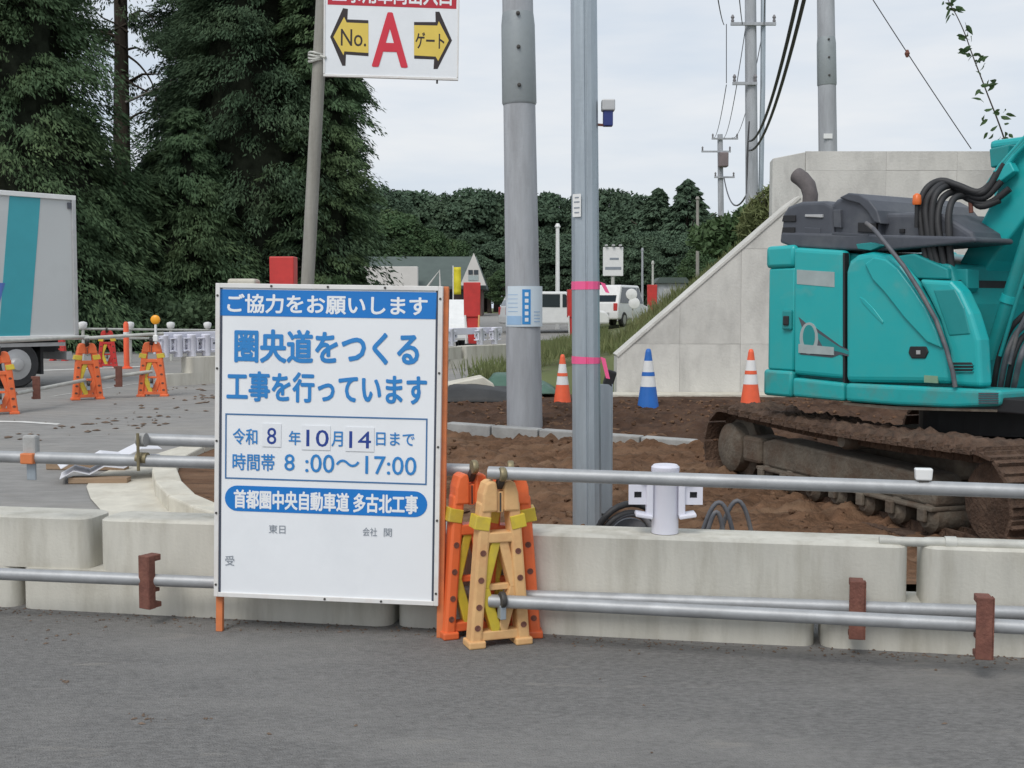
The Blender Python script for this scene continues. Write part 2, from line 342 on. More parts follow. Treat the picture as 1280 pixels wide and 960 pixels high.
sheet('earth_ground', -1.55, 9, 6.6, 13.4, 300, 200, soil_front, M['earth'])
KA, KB = U(556, 541, 13.0), U(868, 561, 11.6)
def kerb_y(x): return KA.y + (KB.y - KA.y) * (x - KA.x) / (KB.x - KA.x)
def soil_back(x, y):
    yk = kerb_y(x) if x < 2.2 else kerb_y(2.2) - 0.4
    t = max(0, min(1, (y - yk) / .9)) * (1 - .85 * max(0, min(1, (y - 15.4) / .8))); m = 0
    m += .06 * math.exp(-((x - 2.8) / 1.7) ** 2 - ((y - 13.9) / 1.1) ** 2)
    m += .24 * math.exp(-((x - 2.75) / .9) ** 2 - ((y - 12.5) / .6) ** 2)
    return G(y) + .02 + t * (.07 + .04 * fbm(x, y, 2.3, 1) + .075 * abs(fbm(x, y, 9, 5))) + t * m
def soil_back_c(x, y):
    return soil_back(x, y) if y > (kerb_y(x) if x < 2.2 else kerb_y(2.2) - .4) + .06 else G(y) - .15
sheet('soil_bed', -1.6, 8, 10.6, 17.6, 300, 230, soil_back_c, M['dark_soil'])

# loose clods on the soil
ICO_V = [Vector(v).normalized() for v in ((-1, 1.618, 0), (1, 1.618, 0), (-1, -1.618, 0), (1, -1.618, 0), (0, -1, 1.618), (0, 1, 1.618), (0, -1, -1.618), (0, 1, -1.618), (1.618, 0, -1), (1.618, 0, 1), (-1.618, 0, -1), (-1.618, 0, 1))]
ICO_F = [(0, 11, 5), (0, 5, 1), (0, 1, 7), (0, 7, 10), (0, 10, 11), (1, 5, 9), (5, 11, 4), (11, 10, 2), (10, 7, 6), (7, 1, 8), (3, 9, 4), (3, 4, 2), (3, 2, 6), (3, 6, 8), (3, 8, 9), (4, 9, 5), (2, 4, 11), (6, 2, 10), (8, 6, 7), (9, 8, 1)]
cl = MB()
for i in range(1600):
    if i < 800: x, y = random.uniform(-1.3, 5.5), random.uniform(7.2, 12.2); z = soil_front(x, y) if y < kerb_y(x) else soil_back(x, y)
    else: x, y = random.uniform(-1.3, 5.5), random.uniform(12.3, 16.8); z = soil_back(x, y)
    r = random.uniform(.008, .035) * (1.6 if random.random() < .06 else 1); o = len(cl.v)
    th = random.uniform(0, 6.3); q = Matrix.Rotation(th, 3, 'Z') @ Matrix.Rotation(random.uniform(-.8, .8), 3, 'X')
    cl.add([(q @ Vector((a[0], a[1] * .8, a[2] * .65))) * r * random.uniform(.75, 1.25) + Vector((x, y, z + r * .2)) for a in ICO_V], ICO_F)
o = cl.obj('soil_clods', M['earth']); o['kind'] = 'stuff'; o['label'] = 'loose brown soil clods scattered over the earth'
# mud crumbs on the roads
cr = MB()
def crumb(x, y, z, r, fl=.35):
    ax = [(1, 0, 0), (-1, 0, 0), (0, .6, 0), (0, -.6, 0), (0, 0, fl), (0, 0, -fl)]; th = random.uniform(0, 6.3); c, s_ = math.cos(th) , math.sin(th)
    cr.add([Vector((a[0] * c - a[1] * s_, a[0] * s_ + a[1] * c, a[2])) * r * random.uniform(.7, 1.3) + Vector((x, y, z)) for a in ax], [(0, 2, 4), (2, 1, 4), (1, 3, 4), (3, 0, 4), (2, 0, 5), (1, 2, 5), (3, 1, 5), (0, 3, 5)])
for px, py, n, sp in [(275, 500, 16, .9), (215, 490, 14, .7), (110, 525, 14, .8), (180, 520, 12, .6), (10, 540, 5, .3), (160, 530, 8, .5), (240, 505, 10, .6)]:
    d = 1.35 * 1503 / (py - 385)
    for k in range(int(n * 1.6)):
        x, y = X(px, d) + random.gauss(0, sp * .5), d + random.gauss(0, sp); crumb(x, y, G(y) + .01, random.uniform(.012, .075), .22)
for px, py, n, sp in [(175, 910, 14, .05), (70, 860, 6, .03), (245, 908, 3, .02), (75, 800, 14, .12), (760, 858, 2, .1), (1190, 915, 2, .1), (880, 930, 2, .2), (470, 905, 2, .2)]:
    d = 1.6 * 1503 / (py - 385)
    for k in range(n): crumb(X(px, d) + random.gauss(0, sp), d + random.gauss(0, sp * .6), .002, random.uniform(.004, .016), .4)
for i in range(600):                                    # grit gathered along the foot of the blocks
    tt = random.uniform(-.5, 6.0); q = Vector((-2.69, 6.33, 0)) + Vector((.9838, -.1794, 0)) * tt + Vector((-.1794, -.9838, 0)) * abs(random.gauss(0, .10))
    crumb(q.x, q.y, .002, random.uniform(.003, .012), .5)
o = cr.obj('mud_crumbs', M['grit']); o['kind'] = 'stuff'; o['label'] = 'dried mud crumbs strewn on the asphalt'

# painted road lines
def road_line(name, pts, wdt):
    mb = MB(); n = len(pts)
    for p in pts: mb.v.append((p[0], p[1] - wdt / 2, G(p[1] - wdt / 2) + .008))
    for p in pts: mb.v.append((p[0], p[1] + wdt / 2, G(p[1] + wdt / 2) + .008))
    mb.f = [(i, i + 1, i + n + 1, i + n) for i in range(n - 1)]
    return struct(mb.obj(name, M['line_paint']))
def gp(px, py):                                          # where a ray meets the rising ground
    d = 8.0
    for _ in range(40):
        r = ray(px, py); d = (G(d) - CAM_Z) / r.z * r.y
    return (X(px, d), d)
road_line('road_line', [gp(-40, 512), gp(75, 494), gp(175, 479), gp(205, 474)], .35)
road_line('road_line', [gp(-60, 466), gp(60, 463), gp(190, 458)], .4)
road_line('road_line', [gp(-30, 527), gp(25, 528), gp(70, 531)], .12)

# gutter apron and curved kerb behind the block fence, left
def zg(dz): return lambda x, y: G(y) + dz
ap_out = [gp(158, 662), gp(128, 648), gp(108, 625), gp(103, 610), gp(110, 598), gp(150, 582), gp(210, 563), gp(272, 545)]
ap_in = [gp(265, 664), gp(236, 655), gp(205, 640), gp(190, 622), gp(186, 605), gp(192, 592), gp(225, 575), gp(280, 556)]
mb = MB(); n = len(ap_out)
for p in ap_out + ap_in: mb.v.append((p[0], p[1], G(p[1]) + .012))
mb.f = [(i, i + n, i + n + 1, i + 1) for i in range(n - 1)]
mb.f = [tuple(reversed(f)) for f in mb.f]
struct(mb.obj('gutter_apron', M['kerb_concrete']))
kb_in = [(p[0] + .20, p[1] + .05) for p in ap_in]
kr = thing('curved_kerb', 'pale curved concrete kerb behind the barrier left of the blue notice board', 'kerb')
for i in range(n - 1):
    a, b, c, d = ap_in[i], ap_in[i + 1], kb_in[i + 1], kb_in[i]
    def sh(p, q, t): return (p[0] + (q[0] - p[0]) * t, p[1] + (q[1] - p[1]) * t)
    MB().slab([sh(a, b, .012), sh(b, a, .012), sh(c, d, .012), sh(d, c, .012)], zg(-.02), zg(.13)).obj('kerb_stone', M['kerb_concrete'], kr, bevel=.015)
sp_ = [(p[0] - .02, p[1]) for p in kb_in] + [(-1.5, kb_in[-1][1]), (-1.5, 8.0), (-1.5, kb_in[0][1] - .1)]
struct(MB().slab(sp_, zg(-.02), lambda x, y: G(y) + .075 + .02 * fbm(x, y, 5, 2)).obj('soil_patch', M['earth']))
# low kerb line across the soil
ks = thing('kerb_line', 'low grey concrete kerb running across the soil behind the steel post', 'kerb')
kd = (KB - KA); kl = Vector((kd.x, kd.y, 0)).length; ku = Vector((kd.x, kd.y, 0)).normalized(); nk = 5
for i in range(nk):
    p0 = Vector((KA.x, KA.y, 0)) + ku * (kl * i / nk + .01); p1 = Vector((KA.x, KA.y, 0)) + ku * (kl * (i + 1) / nk - .01); nn = Vector((-ku.y, ku.x, 0)) * .14
    MB().slab([(p0.x, p0.y), (p1.x, p1.y), (p1.x + nn.x, p1.y + nn.y), (p0.x + nn.x, p0.y + nn.y)], zg(-.1), zg(.17)).obj('kerb_stone', M['grey_kerb'], ks, bevel=.012)

# ================================================================== CONCRETE BLOCK FENCE
FA, FB = Vector((-2.69, 6.33, 0)), Vector((2.30, 5.42, 0))
fu = (FB - FA).normalized(); fn = Vector((-fu.y, fu.x, 0))            # fn points away from the camera
fang = math.atan2(fu.y, fu.x)
PITCHB, TH, HH, LAP = 2.075, .28, .5, .455
def rounded(x0, x1, r=.07, n=5):
    pts = []
    for cx, cy, a0 in ((x1 - r, r, -90), (x1 - r, TH - r, 0), (x0 + r, TH - r, 90), (x0 + r, r, 180)):
        for k in range(n + 1):
            a = R(a0 + 90 * k / n); pts.append((cx + r * math.cos(a), cy + r * math.sin(a)))
    return pts
def lapped_block(k=1.0):
    lo = [(x * k, y) for x, y in rounded(0, PITCHB - .03)]; hi = [(x * k, y) for x, y in rounded(LAP, LAP + PITCHB - .065)]; b_ = MB(); b_.slab(lo, 0, .222)
    n_ = len(hi); cx_ = sum(p[0] for p in hi) / n_; base = len(b_.v); c_ = .014
    ins = [(x - c_ * (1 if x > cx_ else -1), y - c_ * (1 if y > TH / 2 else -1)) for x, y in hi]
    b_.v += [(x, y, .222) for x, y in hi] + [(x, y, HH - c_) for x, y in hi] + [(x, y, HH - .003) for x, y in ins]
    b_.f += [tuple(base + i for i in reversed(range(n_)))] + [(base + r_ * n_ + i, base + r_ * n_ + (i + 1) % n_, base + (r_ + 1) * n_ + (i + 1) % n_, base + (r_ + 1) * n_ + i) for r_ in (0, 1) for i in range(n_)] + [tuple(base + 2 * n_ + i for i in range(n_))]
    return b_
blk = lapped_block()
blk_me = blk.mesh('concrete_block', 40); blk_me.materials.append(M['block_concrete'])
lab = ['grey concrete barrier block at the far left edge of the near fence', 'concrete barrier block left of the blue notice board, below the rusty hook', 'concrete barrier block behind the notice board, its right end behind the tan barricade',
       'concrete barrier block below the white flanged post, on the near fence', 'concrete barrier block at the right edge of the near fence under the loose pipe']
# t of joints measured from FA
def ft(px):
    r = ray(px, 700); k = r.x / r.y; t = (k * FA.y - FA.x) / (fu.x - k * fu.y); return t
t0 = ft(22)
for i, k in enumerate(range(-1, 4)):
    o = link('concrete_block', blk_me, None)
    o.location = FA + fu * (t0 + k * PITCHB + .01); o.location.z = .0; o.rotation_euler = (0, 0, fang + (.004, -.006, .003, .0, -.004)[i])
    tag(o, lab[i], 'concrete block', 'concrete blocks of the near fence')
# rusty tie rod in the joint
tj = FA + fu * (ft(1182)) ; o = MB().tube([(0, .05, .26), (0, .05, .36), (0, .05, .47)], .014, 10).tube([(0, .05, .38), (0, .05, .405)], .024, 8).tube([(0, .05, .30), (0, .05, .325)], .022, 8).obj('tie_bolt', M['rust'])
o.location = tj; tag(o, 'rusty tie bolt standing in the joint between two right hand blocks', 'bolt')

# ================================================================== PIPES AND HOOKS
def pipe(name, a, b, label, m='pipe_steel', r=.031, group='scaffold pipes of the near fence'):
    o = MB().tube([a, (Vector(a) + Vector(b)) / 2, b], r, 16).obj(name, M[m], smooth=50)
    # origin at base
    return tag(o, label, 'pipe', group)
pipe('scaffold_pipe', U(611, 591, 5.6), U(1360, 617, 4.95), 'long upper steel pipe right of the tan barricade, passing in front of the white post')
pipe('scaffold_pipe', U(612, 751, 5.6), U(1360, 788, 4.98), 'nearer of the two low steel pipes right of the tan barricade')
pipe('scaffold_pipe', U(625, 744, 5.76), U(1360, 769, 5.27), 'farther of the two low steel pipes close to the block faces')
pipe('scaffold_pipe', U(-60, 569, 6.15), U(597, 588, 5.86), 'upper steel pipe passing behind the notice board from the left edge')
pipe('scaffold_pipe', U(176, 549, 6.10), U(430, 557, 6.02), 'short upper steel pipe lying just above the rail left of the notice board')
pipe('scaffold_pipe', U(-60, 715, 6.07), U(597, 741, 5.86), 'low steel pipe left of the notice board carrying one rusty hook')
pl = pipe('loose_pipe', U(1099, 676, 5.58), U(1360, 684, 5.42), 'dull loose pipe lying along the top of the right hand block', 'pipe_dull', .0225)
o = MB().tube([U(1181, 678.5, 5.525), U(1195, 678.9, 5.517)], .031, 14).obj('pipe_coupler', M['pipe_dull'], pl, smooth=40)

def hook(label, p, ang, h=.27):
    """E shaped brown steel hook hung over a pipe; local x along the pipe, z up"""
    wv = .085
    back = [(-.034, -h * .52), (.034, -h * .52), (.034, h * .48), (-.034, h * .48)]
    t = thing('pipe_hook', label, 'hook', p, ang, 'rusty hooks on the low pipes')
    MB().prism(back, -.045, -.031).obj('plate', M['rust'], t, bevel=.004)
    MB().prism([(.034, -h * .52), (.0341 + .006, -h * .52), (.04, h * .48), (.034, h * .48)], -.045, .0).obj('web', M['rust'], t, bevel=.003)
    for z0, z1, dp in ((h * .36, h * .48, .075), (-h * .22, -h * .05 - .026, .065), (-h * .52, -h * .42, .075)):
        MB().prism([(-.03, z0), (.033, z0), (.033, z1), (-.03, z1)], -.0305, dp - .03).obj('jaw', M['rust'], t, bevel=.004)
    return t
def on_line(a, b, px):
    r = ray(px, 700); k = r.x / r.y; a, b = Vector(a), Vector(b); d = b - a
    t = (k * a.y - a.x) / (d.x - k * d.y); return a + d * t
hook('rusty hook on the low pipe left of the notice board', on_line(U(-60, 715, 6.07), U(597, 741, 5.86), 187), fang - .35)
hook('rusty hook on the farther low pipe at the block joint', on_line(U(625, 744, 5.76), U(1360, 769, 5.27), 1071), fang)
hook('rusty hook on the nearer low pipe near the right edge', on_line(U(612, 751, 5.6), U(1360, 788, 4.98), 1230), fang)
# clamp with wrapped top on the left rail
t = thing('rail_clamp', 'pale clamp with red band on the upper left pipe by the edge', 'clamp', U(38, 572, 6.1), fang)
MB().box((0, .01, .06), (.075, .05, .11)).obj('clamp_head', M['grey_kerb'], t, bevel=.012)
MB().box((0, -.005, -.002), (.07, .07, .055)).obj('band', M['orange_paint'], t, bevel=.006)
MB().box((.005, .0, -.07), (.05, .012, .09)).obj('tab', M['galvanised'], t, bevel=.003)
t = thing('rail_clamp', 'brass coloured swivel clamp joining two pipes left of the notice board', 'clamp', U(178, 565, 6.04), fang)
MB().tube([(-.022, 0, .062), (.022, 0, .062)], .035, 14).obj('ring', M['grey_kerb'], t, smooth=40)
MB().tube([(-.028, 0, -.035), (.028, 0, -.035)], .033, 14).obj('ring', M['brass'], t, smooth=40)
MB().tube([(0, -.045, .1), (0, -.045, -.09)], .008, 8).obj('bolt', M['brass'], t)
t = thing('reflector_block', 'small white reflector block on the upper right pipe', 'reflector', on_line(U(611, 591, 5.6), U(1360, 617, 4.95), 1152), fang)
MB().prism([(-.033, .034), (.033, .034), (.037, .085), (-.037, .085)], -.022, .022).obj('lens', M['white_paint'], t, bevel=.006)
MB().box((0, 0, .028), (.04, .035, .016)).obj('foot', M['dark_steel'], t)

# ================================================================== PLASTIC A-FRAME BARRICADES
def barricade(label, loc, rotz, body, yellow=True, scale=(1, 1, 1), light=False):
    t = thing('barricade', label, 'barricade', loc, rotz, 'plastic A-frame barricades'); t.scale = scale
    b = M[body]; y = Vector((0, 1, 0)); W, H = .152, .80
    for s in (-1, 1):
        MB().bar((s * (W - .03), 0, 0), (s * .068, 0, .70), .058, .09).obj('leg', b, t, bevel=.012)
        MB().box((s * (W - .035), 0, .018), (.085, .11, .036)).obj('foot', b, t, bevel=.008)
        q = MB().bar((s * .012, 0, .53), (s * .076, 0, .285), .046, .066)
        q.obj('upper_brace', M['reflect_yellow'] if (s < 0 and yellow) else b, t, bevel=.006)
        q = MB().bar((s * .076, 0, .285), (s * .006, 0, .05), .05, .064)
        q.obj('lower_brace', M['reflect_yellow'] if (s < 0 and yellow) else b, t, bevel=.006)
        MB().bar((s * .094, 0, .57), (s * .082, 0, .635), .074, .098).obj('reflector_band', M['reflect_yellow'], t, bevel=.004)
        for z in (.10, .20, .33, .46):
            xx = s * (.122 - z * .077)
            MB().lathe([(.015, .044), (.015, .048), (.007, .048), (.007, .0465)], (xx, .0, z), 10, 'y').obj('rivet_ring', M['rust'], t)
    for s in (-1, 1):
        lobe = [(s * .016, .655), (s * .094, .655), (s * .088, .74), (s * .072, .79), (s * .05, .805), (s * .022, .80), (s * .016, .76)]
        MB().prism(lobe, -.052, .052).obj('top_lobe', b, t, bevel=.01)
        MB().prism([(s * .018, .515), (s * .10, .515), (s * .122, .30), (s * .112, .24), (s * .085, .285)], -.018, .018).obj('web', b, t)
        MB().prism([(s * .11, .06), (s * .128, .06), (s * .115, .26), (s * .085, .27)], -.018, .018).obj('web', b, t)
    if light:
        for s in (-1, 1): MB().prism([(s * .004, .53), (s * .085, .53), (s * .11, .08), (s * .055, .08), (s * .042, .30)], -.024, .024).obj('infill_panel', b, t)
    cp_ = MB().box((0, 0, .70), (.032, .075, .10)).obj('top_bridge', b, t, bevel=.004)
    MB().box((0, -.039, .70), (.006, .006, .09)).obj('slot', M['dark_steel'], cp_)
    MB().box((0, 0, .53), (.19, .085, .05)).obj('crossbar', b, t, bevel=.006)
    MB().box((0, 0, .055), (.25, .07, .045)).obj('base_bar', b, t, bevel=.006)
    MB().box((0, 0, .285), (.14, .03, .03)).obj('tie_bar', b, t, bevel=.004)
    MB().lathe([(.031, -.014), (.0345, -.009), (.0345, .009), (.031, .014)], (0, -.07, .838), 14, 'x').obj('pipe_clamp', M['brass'] if not light else M['dark_steel'], t, smooth=40)
    MB().bar((0, -.01, .77), (0, -.06, .82), .03, .03).obj('clamp_stem', M['dark_steel'], t)
    MB().lathe([(.036, -.012), (.039, -.008), (.039, .008), (.036, .012)], (0, -.07, .236), 16, 'x').obj('pipe_clamp', M['dark_steel'], t, smooth=40)
    MB().box((0, -.06, .175), (.03, .05, .07)).obj('clamp_bolt', M['galvanised'], t, bevel=.005)
    return t
def gl(px, d): return Vector((X(px, d), d, G(d)))
barricade('faded tan barricade in front of the concrete blocks right of the notice board', gl(622, 5.63), R(19), 'plastic_faded', scale=(1, 1, .985))
barricade('orange barricade tucked behind the right edge of the notice board', gl(586, 5.79), R(22), 'plastic_orange', scale=(.95, 1, 1))
barricade('orange barricade standing behind the tan one, right leg showing', gl(637, 5.77), R(4), 'plastic_orange')
S2 = (1.42, 1.2, 1.0)
barricade('orange barricade cut by the left photo edge beside the road', gl(-3, 15.2), R(25), 'plastic_orange', scale=S2, light=True)
barricade('orange barricade at the roadside in front of the truck rear wheel end', gl(107, 17.0), R(30), 'plastic_orange', scale=S2, light=True)
b3 = barricade('orange barricade with a round amber warning lamp above it', gl(189, 17.6), R(8), 'plastic_orange', scale=S2, light=True)
barricade('red barricade farther down the road behind the rails, partly hidden', gl(133, 26), R(15), 'plastic_red', scale=S2, light=True)
barricade('red barricade beyond the truck, low and far', gl(72, 29), R(-15), 'plastic_red', scale=S2, light=True)
t = thing('warning_lamp', 'round amber warning lamp on a white stem', 'lamp', gl(194, 17.5) + Vector((0, 0, .8)))
MB().lathe([(.01, -.03), (.055, -.025), (.068, -.012), (.068, .012), (.055, .025), (.01, .03)], (0, 0, .33), 20, 'y').obj('lens', M['amber'], t, smooth=40)
MB().tube([(0, 0, -.02), (0, 0, .26)], .018, 10).obj('stem', M['white_paint'], t)
MB().box((0, 0, .06), (.07, .06, .09)).obj('battery_box', M['white_paint'], t, bevel=.01)
# pipes between the far barricades
def fpipe(a, b, label): return pipe('scaffold_pipe', a, b, label, 'pipe_dull', .026, 'scaffold pipes along the side road')
fpipe(U(20, 492, 15.3), U(106, 475, 16.9), 'low pipe between the edge barricade and the one by the truck')
fpipe(U(108, 476, 17.0), U(190, 464, 17.6), 'low pipe between the truck barricade and the lamp barricade')
fpipe(U(-30, 428, 15.0), U(110, 421, 17.0), 'upper pipe in front of the truck wheels')
fpipe(U(104, 423, 16.9), U(204, 417, 17.6), 'upper pipe ending at the amber lamp')
h = hook('small rusty hook on the low roadside pipe by the truck', U(44, 484, 15.7), .6); h.scale = (1.3, 1.3, 1.1)
h = hook('small rusty hook on the low roadside pipe between two orange barricades', U(147, 470, 17.2), .6); h.scale = (1.3, 1.3, 1.1)
# roadside rail with white caps
pa, pb = U(95, 411, 27), U(285, 413, 30)
fpipe(pa, pb, 'upper rail of the white capped railing before the woods')
fpipe(U(95, 423, 27), U(285, 423, 30), 'middle rail of the white capped railing before the woods')
for i, px in enumerate((103, 162, 213, 259)):
    d = 27 + 3 * (px - 95) / 190; base = gl(px, d)
    t = thing('rail_post', ['white capped rail post beside the truck', 'white capped rail post left of the amber lamp', 'white capped rail post right of the amber lamp', 'white capped rail post beside the notice board'][i], 'post', base, 0, 'posts of the roadside railing')
    zt = U(px, 408, d).z - base.z
    MB().tube([(0, 0, 0), (0, 0, zt)], .035, 10).obj('post', M['pipe_dull'], t)
    MB().lathe([(.05, -.06), (.085, -.02), (.10, .05), (.09, .09), (.03, .11)], (0, 0, zt), 14).obj('cap', M['white_paint'], t, smooth=50)
t = thing('delineator', 'slim orange delineator post behind the far rails', 'delineator', gl(157, 25.5))
MB().lathe([(.12, 0), (.12, .03), (.06, .05), (.055, .95), (.03, 1.0)], (0, 0, 0), 14).obj('tube', M['cone_orange'], t, smooth=40)
MB().lathe([(.058, .7), (.058, .78)], (0, 0, 0), 14).obj('band', M['white_paint'], t)

# ================================================================== FAR BLOCK ROW WITH WHITE FLANGED POSTS
RA, RB = Vector((X(203, 19.8), 19.8, 0)), Vector((X(648, 27.3), 27.3, 0)); ru = (RB - RA).normalized(); rl = (RB - RA).length; rang = math.atan2(ru.y, ru.x); nrow = 4
pb_len = rl / nrow
blk2 = lapped_block(pb_len / PITCHB); me2 = blk2.mesh('concrete_block', 40); me2.materials.append(M['block_concrete'])
rl_lab = ['concrete block of the far row beside the lamp barricade', 'concrete block of the far row hidden mostly behind the notice board left half', 'concrete block of the far row behind the notice board right half', 'concrete block of the far row between notice board and grey utility pole']
for k in range(nrow):
    o = link('concrete_block', me2, None); p = RA + ru * (pb_len * k); o.location = (p.x, p.y, G(p.y) - .02); o.rotation_euler = (0, 0, rang)
    tag(o, rl_lab[k], 'concrete block', 'concrete blocks of the far row')

def flanged_post(label, loc, rotz, s=1.0, group='white flanged posts on the far blocks'):
    t = thing('flanged_post', label, 'post', loc, rotz, group); t.scale = (s,) * 3
    mb = MB().lathe([(.066, 0), (.066, .30), (.069, .305), (.069, .325), (.058, .336)], (0, 0, 0), 24); mb.obj('tube', M['white_plastic'], t, smooth=40)
    for sgn in (-1, 1):
        x0 = sgn * .055
        MB().box((sgn * .077, -.005, .185), (.034, .09, .20)).obj('flange_web', M['white_plastic'], t, bevel=.008)
        MB().box((sgn * .098, -.015, .275), (.055, .10, .02)).obj('upper_lip', M['white_plastic'], t, bevel=.006)
        MB().box((sgn * .105, -.015, .09), (.085, .10, .02), Matrix.Rotation(-sgn * .16, 3, 'Y')).obj('lower_lip', M['white_plastic'], t, bevel=.006)
        # slotted tab: four strips around the slot
        cx, cz, ww, hh = sgn * .135, .19, .09, .095; y0, y1 = -.028, -.012
        tb = MB(); tb.box((cx, (y0 + y1) / 2, cz + hh * .33), (ww, .016, hh * .34)); tb.box((cx, (y0 + y1) / 2, cz - hh * .33), (ww, .016, hh * .34))
        tb.box((cx - ww * .35, (y0 + y1) / 2, cz), (ww * .3, .0159, hh * .33)); tb.box((cx + ww * .35, (y0 + y1) / 2, cz), (ww * .3, .0159, hh * .33))
        tab = tb.obj('slotted_tab', M['white_plastic'], t)
        MB().box((cx, y1 + .004, cz), (ww * .5, .004, hh * .4)).obj('slot', M['black'], tab)
    return t
tp = ft(829); pp = FA + fu * tp + fn * .13
flanged_post('white flanged post standing on the near concrete block behind the long pipe', (pp.x, pp.y, HH), fang + .15, 1.0, 'white flanged posts')
names = ['beside the lamp barricade, first of the far row', 'second of the far row from the lamp barricade', 'third of the far row from the lamp barricade', 'nearest the notice board left edge in the far row',
         'first right of the notice board in the far row', 'beside the red banner box on the far row', 'last of the far row before the grey pole']
for i, px in enumerate((212, 229, 246, 264, 569, 606, 624)):
    k = ray(px, 440).x / ray(px, 440).y; tt = (k * RA.y - RA.x) / (ru.x - k * ru.y); p = RA + ru * tt + Vector((-ru.y, ru.x, 0)) * .14
    flanged_post('white flanged post ' + names[i], (p.x, p.y, G(p.y) + .48), rang, 1.12)
# white plastic rails hung between the posts on the far row, beside the lamp barricade
for (a, b, z, lb) in ((206, 290, .82, 'white upper guard rail on the far block row beside the lamp'), (206, 290, .60, 'white lower guard rail on the far block row beside the lamp'), (555, 640, .78, 'white guard rail on the far block row right of the notice board')):
    pts = []
    for px in (a, b):
        k = ray(px, 440).x / ray(px, 440).y; tt = (k * RA.y - RA.x) / (ru.x - k * ru.y); p = RA + ru * tt + Vector((-ru.y, ru.x, 0)) * .30; pts.append(p)
    q = MB(); pa_, pb_ = pts
    q.bar((pa_.x, pa_.y, G(pa_.y) + z), (pb_.x, pb_.y, G(pb_.y) + z), .15, .05, Vector((ru.y, -ru.x, 0)))
    tag(q.obj('guard_rail', M['white_plastic'], bevel=.012), lb, 'guard rail', 'white guard rails')

# ================================================================== NOTICE BOARD
cBL, cBR, cTL, cTR = (268, 745), (548, 757), (279, 354), (557, 360)
pBL, pBR, pTL = U(*cBL, 5.84), U(*cBR, 5.72), U(*cTL, 5.86)
bx = (pBR - pBL); BW = bx.length; bx.normalize(); bz = (pTL - pBL); bz = bz - bx * bz.dot(bx); BH = bz.length; bz.normalize(); by = bz.cross(bx)
BM = Matrix((( bx.x, by.x, bz.x, pBL.x), (bx.y, by.y, bz.y, pBL.y), (bx.z, by.z, bz.z, pBL.z), (0, 0, 0, 1)))
base_off = pBL.z / bz.z
board = thing('notice_board', 'white construction notice board with blue Japanese lettering on orange legs', 'notice board', matrix=BM @ Matrix.Translation((0, 0, -base_off)))
def uv(px, py):
    P = np.array; a, b, c, d = P(cBL, float), P(cBR, float), P(cTL, float), P(cTR, float); u, v = .5, .5
    for _ in range(12):
        f = a + u * (b - a) + v * (c - a) + u * v * (d - b - c + a) - P((px, py))
        J = np.stack([(b - a) + v * (d - b - c + a), (c - a) + u * (d - b - c + a)], 1); s = np.linalg.solve(J, f); u -= s[0]; v -= s[1]
    return u * BW, base_off + v * BH
def rect(x0, yb, x1, yt):
    a = uv(x0, yb); b = uv(x1, yt); return (a[0], a[1], b[0], b[1])
z0b, z1b = base_off, base_off + BH
panel = MB().box((BW / 2, .0, (z0b + z1b) / 2), (BW - .03, .006, BH - .03)).obj('panel', M['board_white'], board)
fr = .022
MB().box((fr / 2, .004, (z0b + z1b) / 2), (fr, .03, BH)).obj('frame_side', M['frame_white'], board, bevel=.002)
MB().box((BW - fr / 2, .004, (z0b + z1b) / 2), (fr, .03, BH)).obj('frame_side', M['frame_white'], board, bevel=.002)
MB().box((BW / 2, .004, z1b - fr / 2), (BW - 2 * fr, .0297, fr)).obj('frame_top', M['frame_white'], board, bevel=.002)
MB().box((BW / 2, .004, z0b + fr / 2), (BW - 2 * fr, .0297, fr)).obj('frame_bottom', M['frame_white'], board, bevel=.002)
for x in (fr + .006, BW - fr - .006):
    MB().box((x, -.0035, (z0b + z1b) / 2), (.010, .003, BH - 2 * fr)).obj('edge_seal', M['gap'], board)
for x in (fr / 2, BW - fr / 2):
    for k in range(5): MB().lathe([(.006, -.002), (.006, .0025)], (x, -.012, z0b + .06 + k * (BH - .12) / 4), 8, 'y').obj('screw', M['dark_steel'], board)
for k in (1, 2, 3): MB().lathe([(.006, -.002), (.006, .0025)], (BW * k / 4, -.012, z1b - fr / 2), 8, 'y').obj('screw', M['dark_steel'], board)
for k in (2, 3): MB().lathe([(.006, -.002), (.006, .0025)], (BW * k / 4, -.012, z0b + fr / 2), 8, 'y').obj('screw', M['dark_steel'], board)
# steel stand: orange angle legs behind the frame
for x, extra in ((.017, 0), (BW + .006, 1)):
    pw = board.matrix_world @ Vector((x, .035, 0)); low = -pw.z / bz.z
    MB().box((x, .034, (low + z1b) / 2), (.034, .028, z1b - low)).obj('leg', M['orange_paint'], board, bevel=.003)
MB().box((BW / 2, .036, z0b + .45), (BW - .06, .02, .03)).obj('cross_brace', M['orange_paint'], board)
MB().box((BW / 2, .036, z1b - .2), (BW - .06, .02, .03)).obj('cross_brace', M['orange_paint'], board)
Y1, Y2 = -.0045, -.0062
def prect(name, r, y, m, th=.001, par=panel): return MB().box(((r[0] + r[2]) / 2, y, (r[1] + r[3]) / 2), (r[2] - r[0], th, r[3] - r[1])).obj(name, M[m], par)
r0 = rect(283.5, 394, 549.5, 367.5); prect('blue_band', r0, Y1, 'blue_print')
put_text('ご協力をお願いします', rect(293, 390, 538, 373), M['letter_white'], panel, Y2, .028)
put_text('圏央道をつくる', rect(301, 451, 527, 417), M['letter_blue'], panel, Y2, .030)
put_text('工事を行っています', rect(290, 499, 536, 470), M['letter_blue'], panel, Y2, .028)
fr0 = rect(285, 597, 537, 523); tln = .007
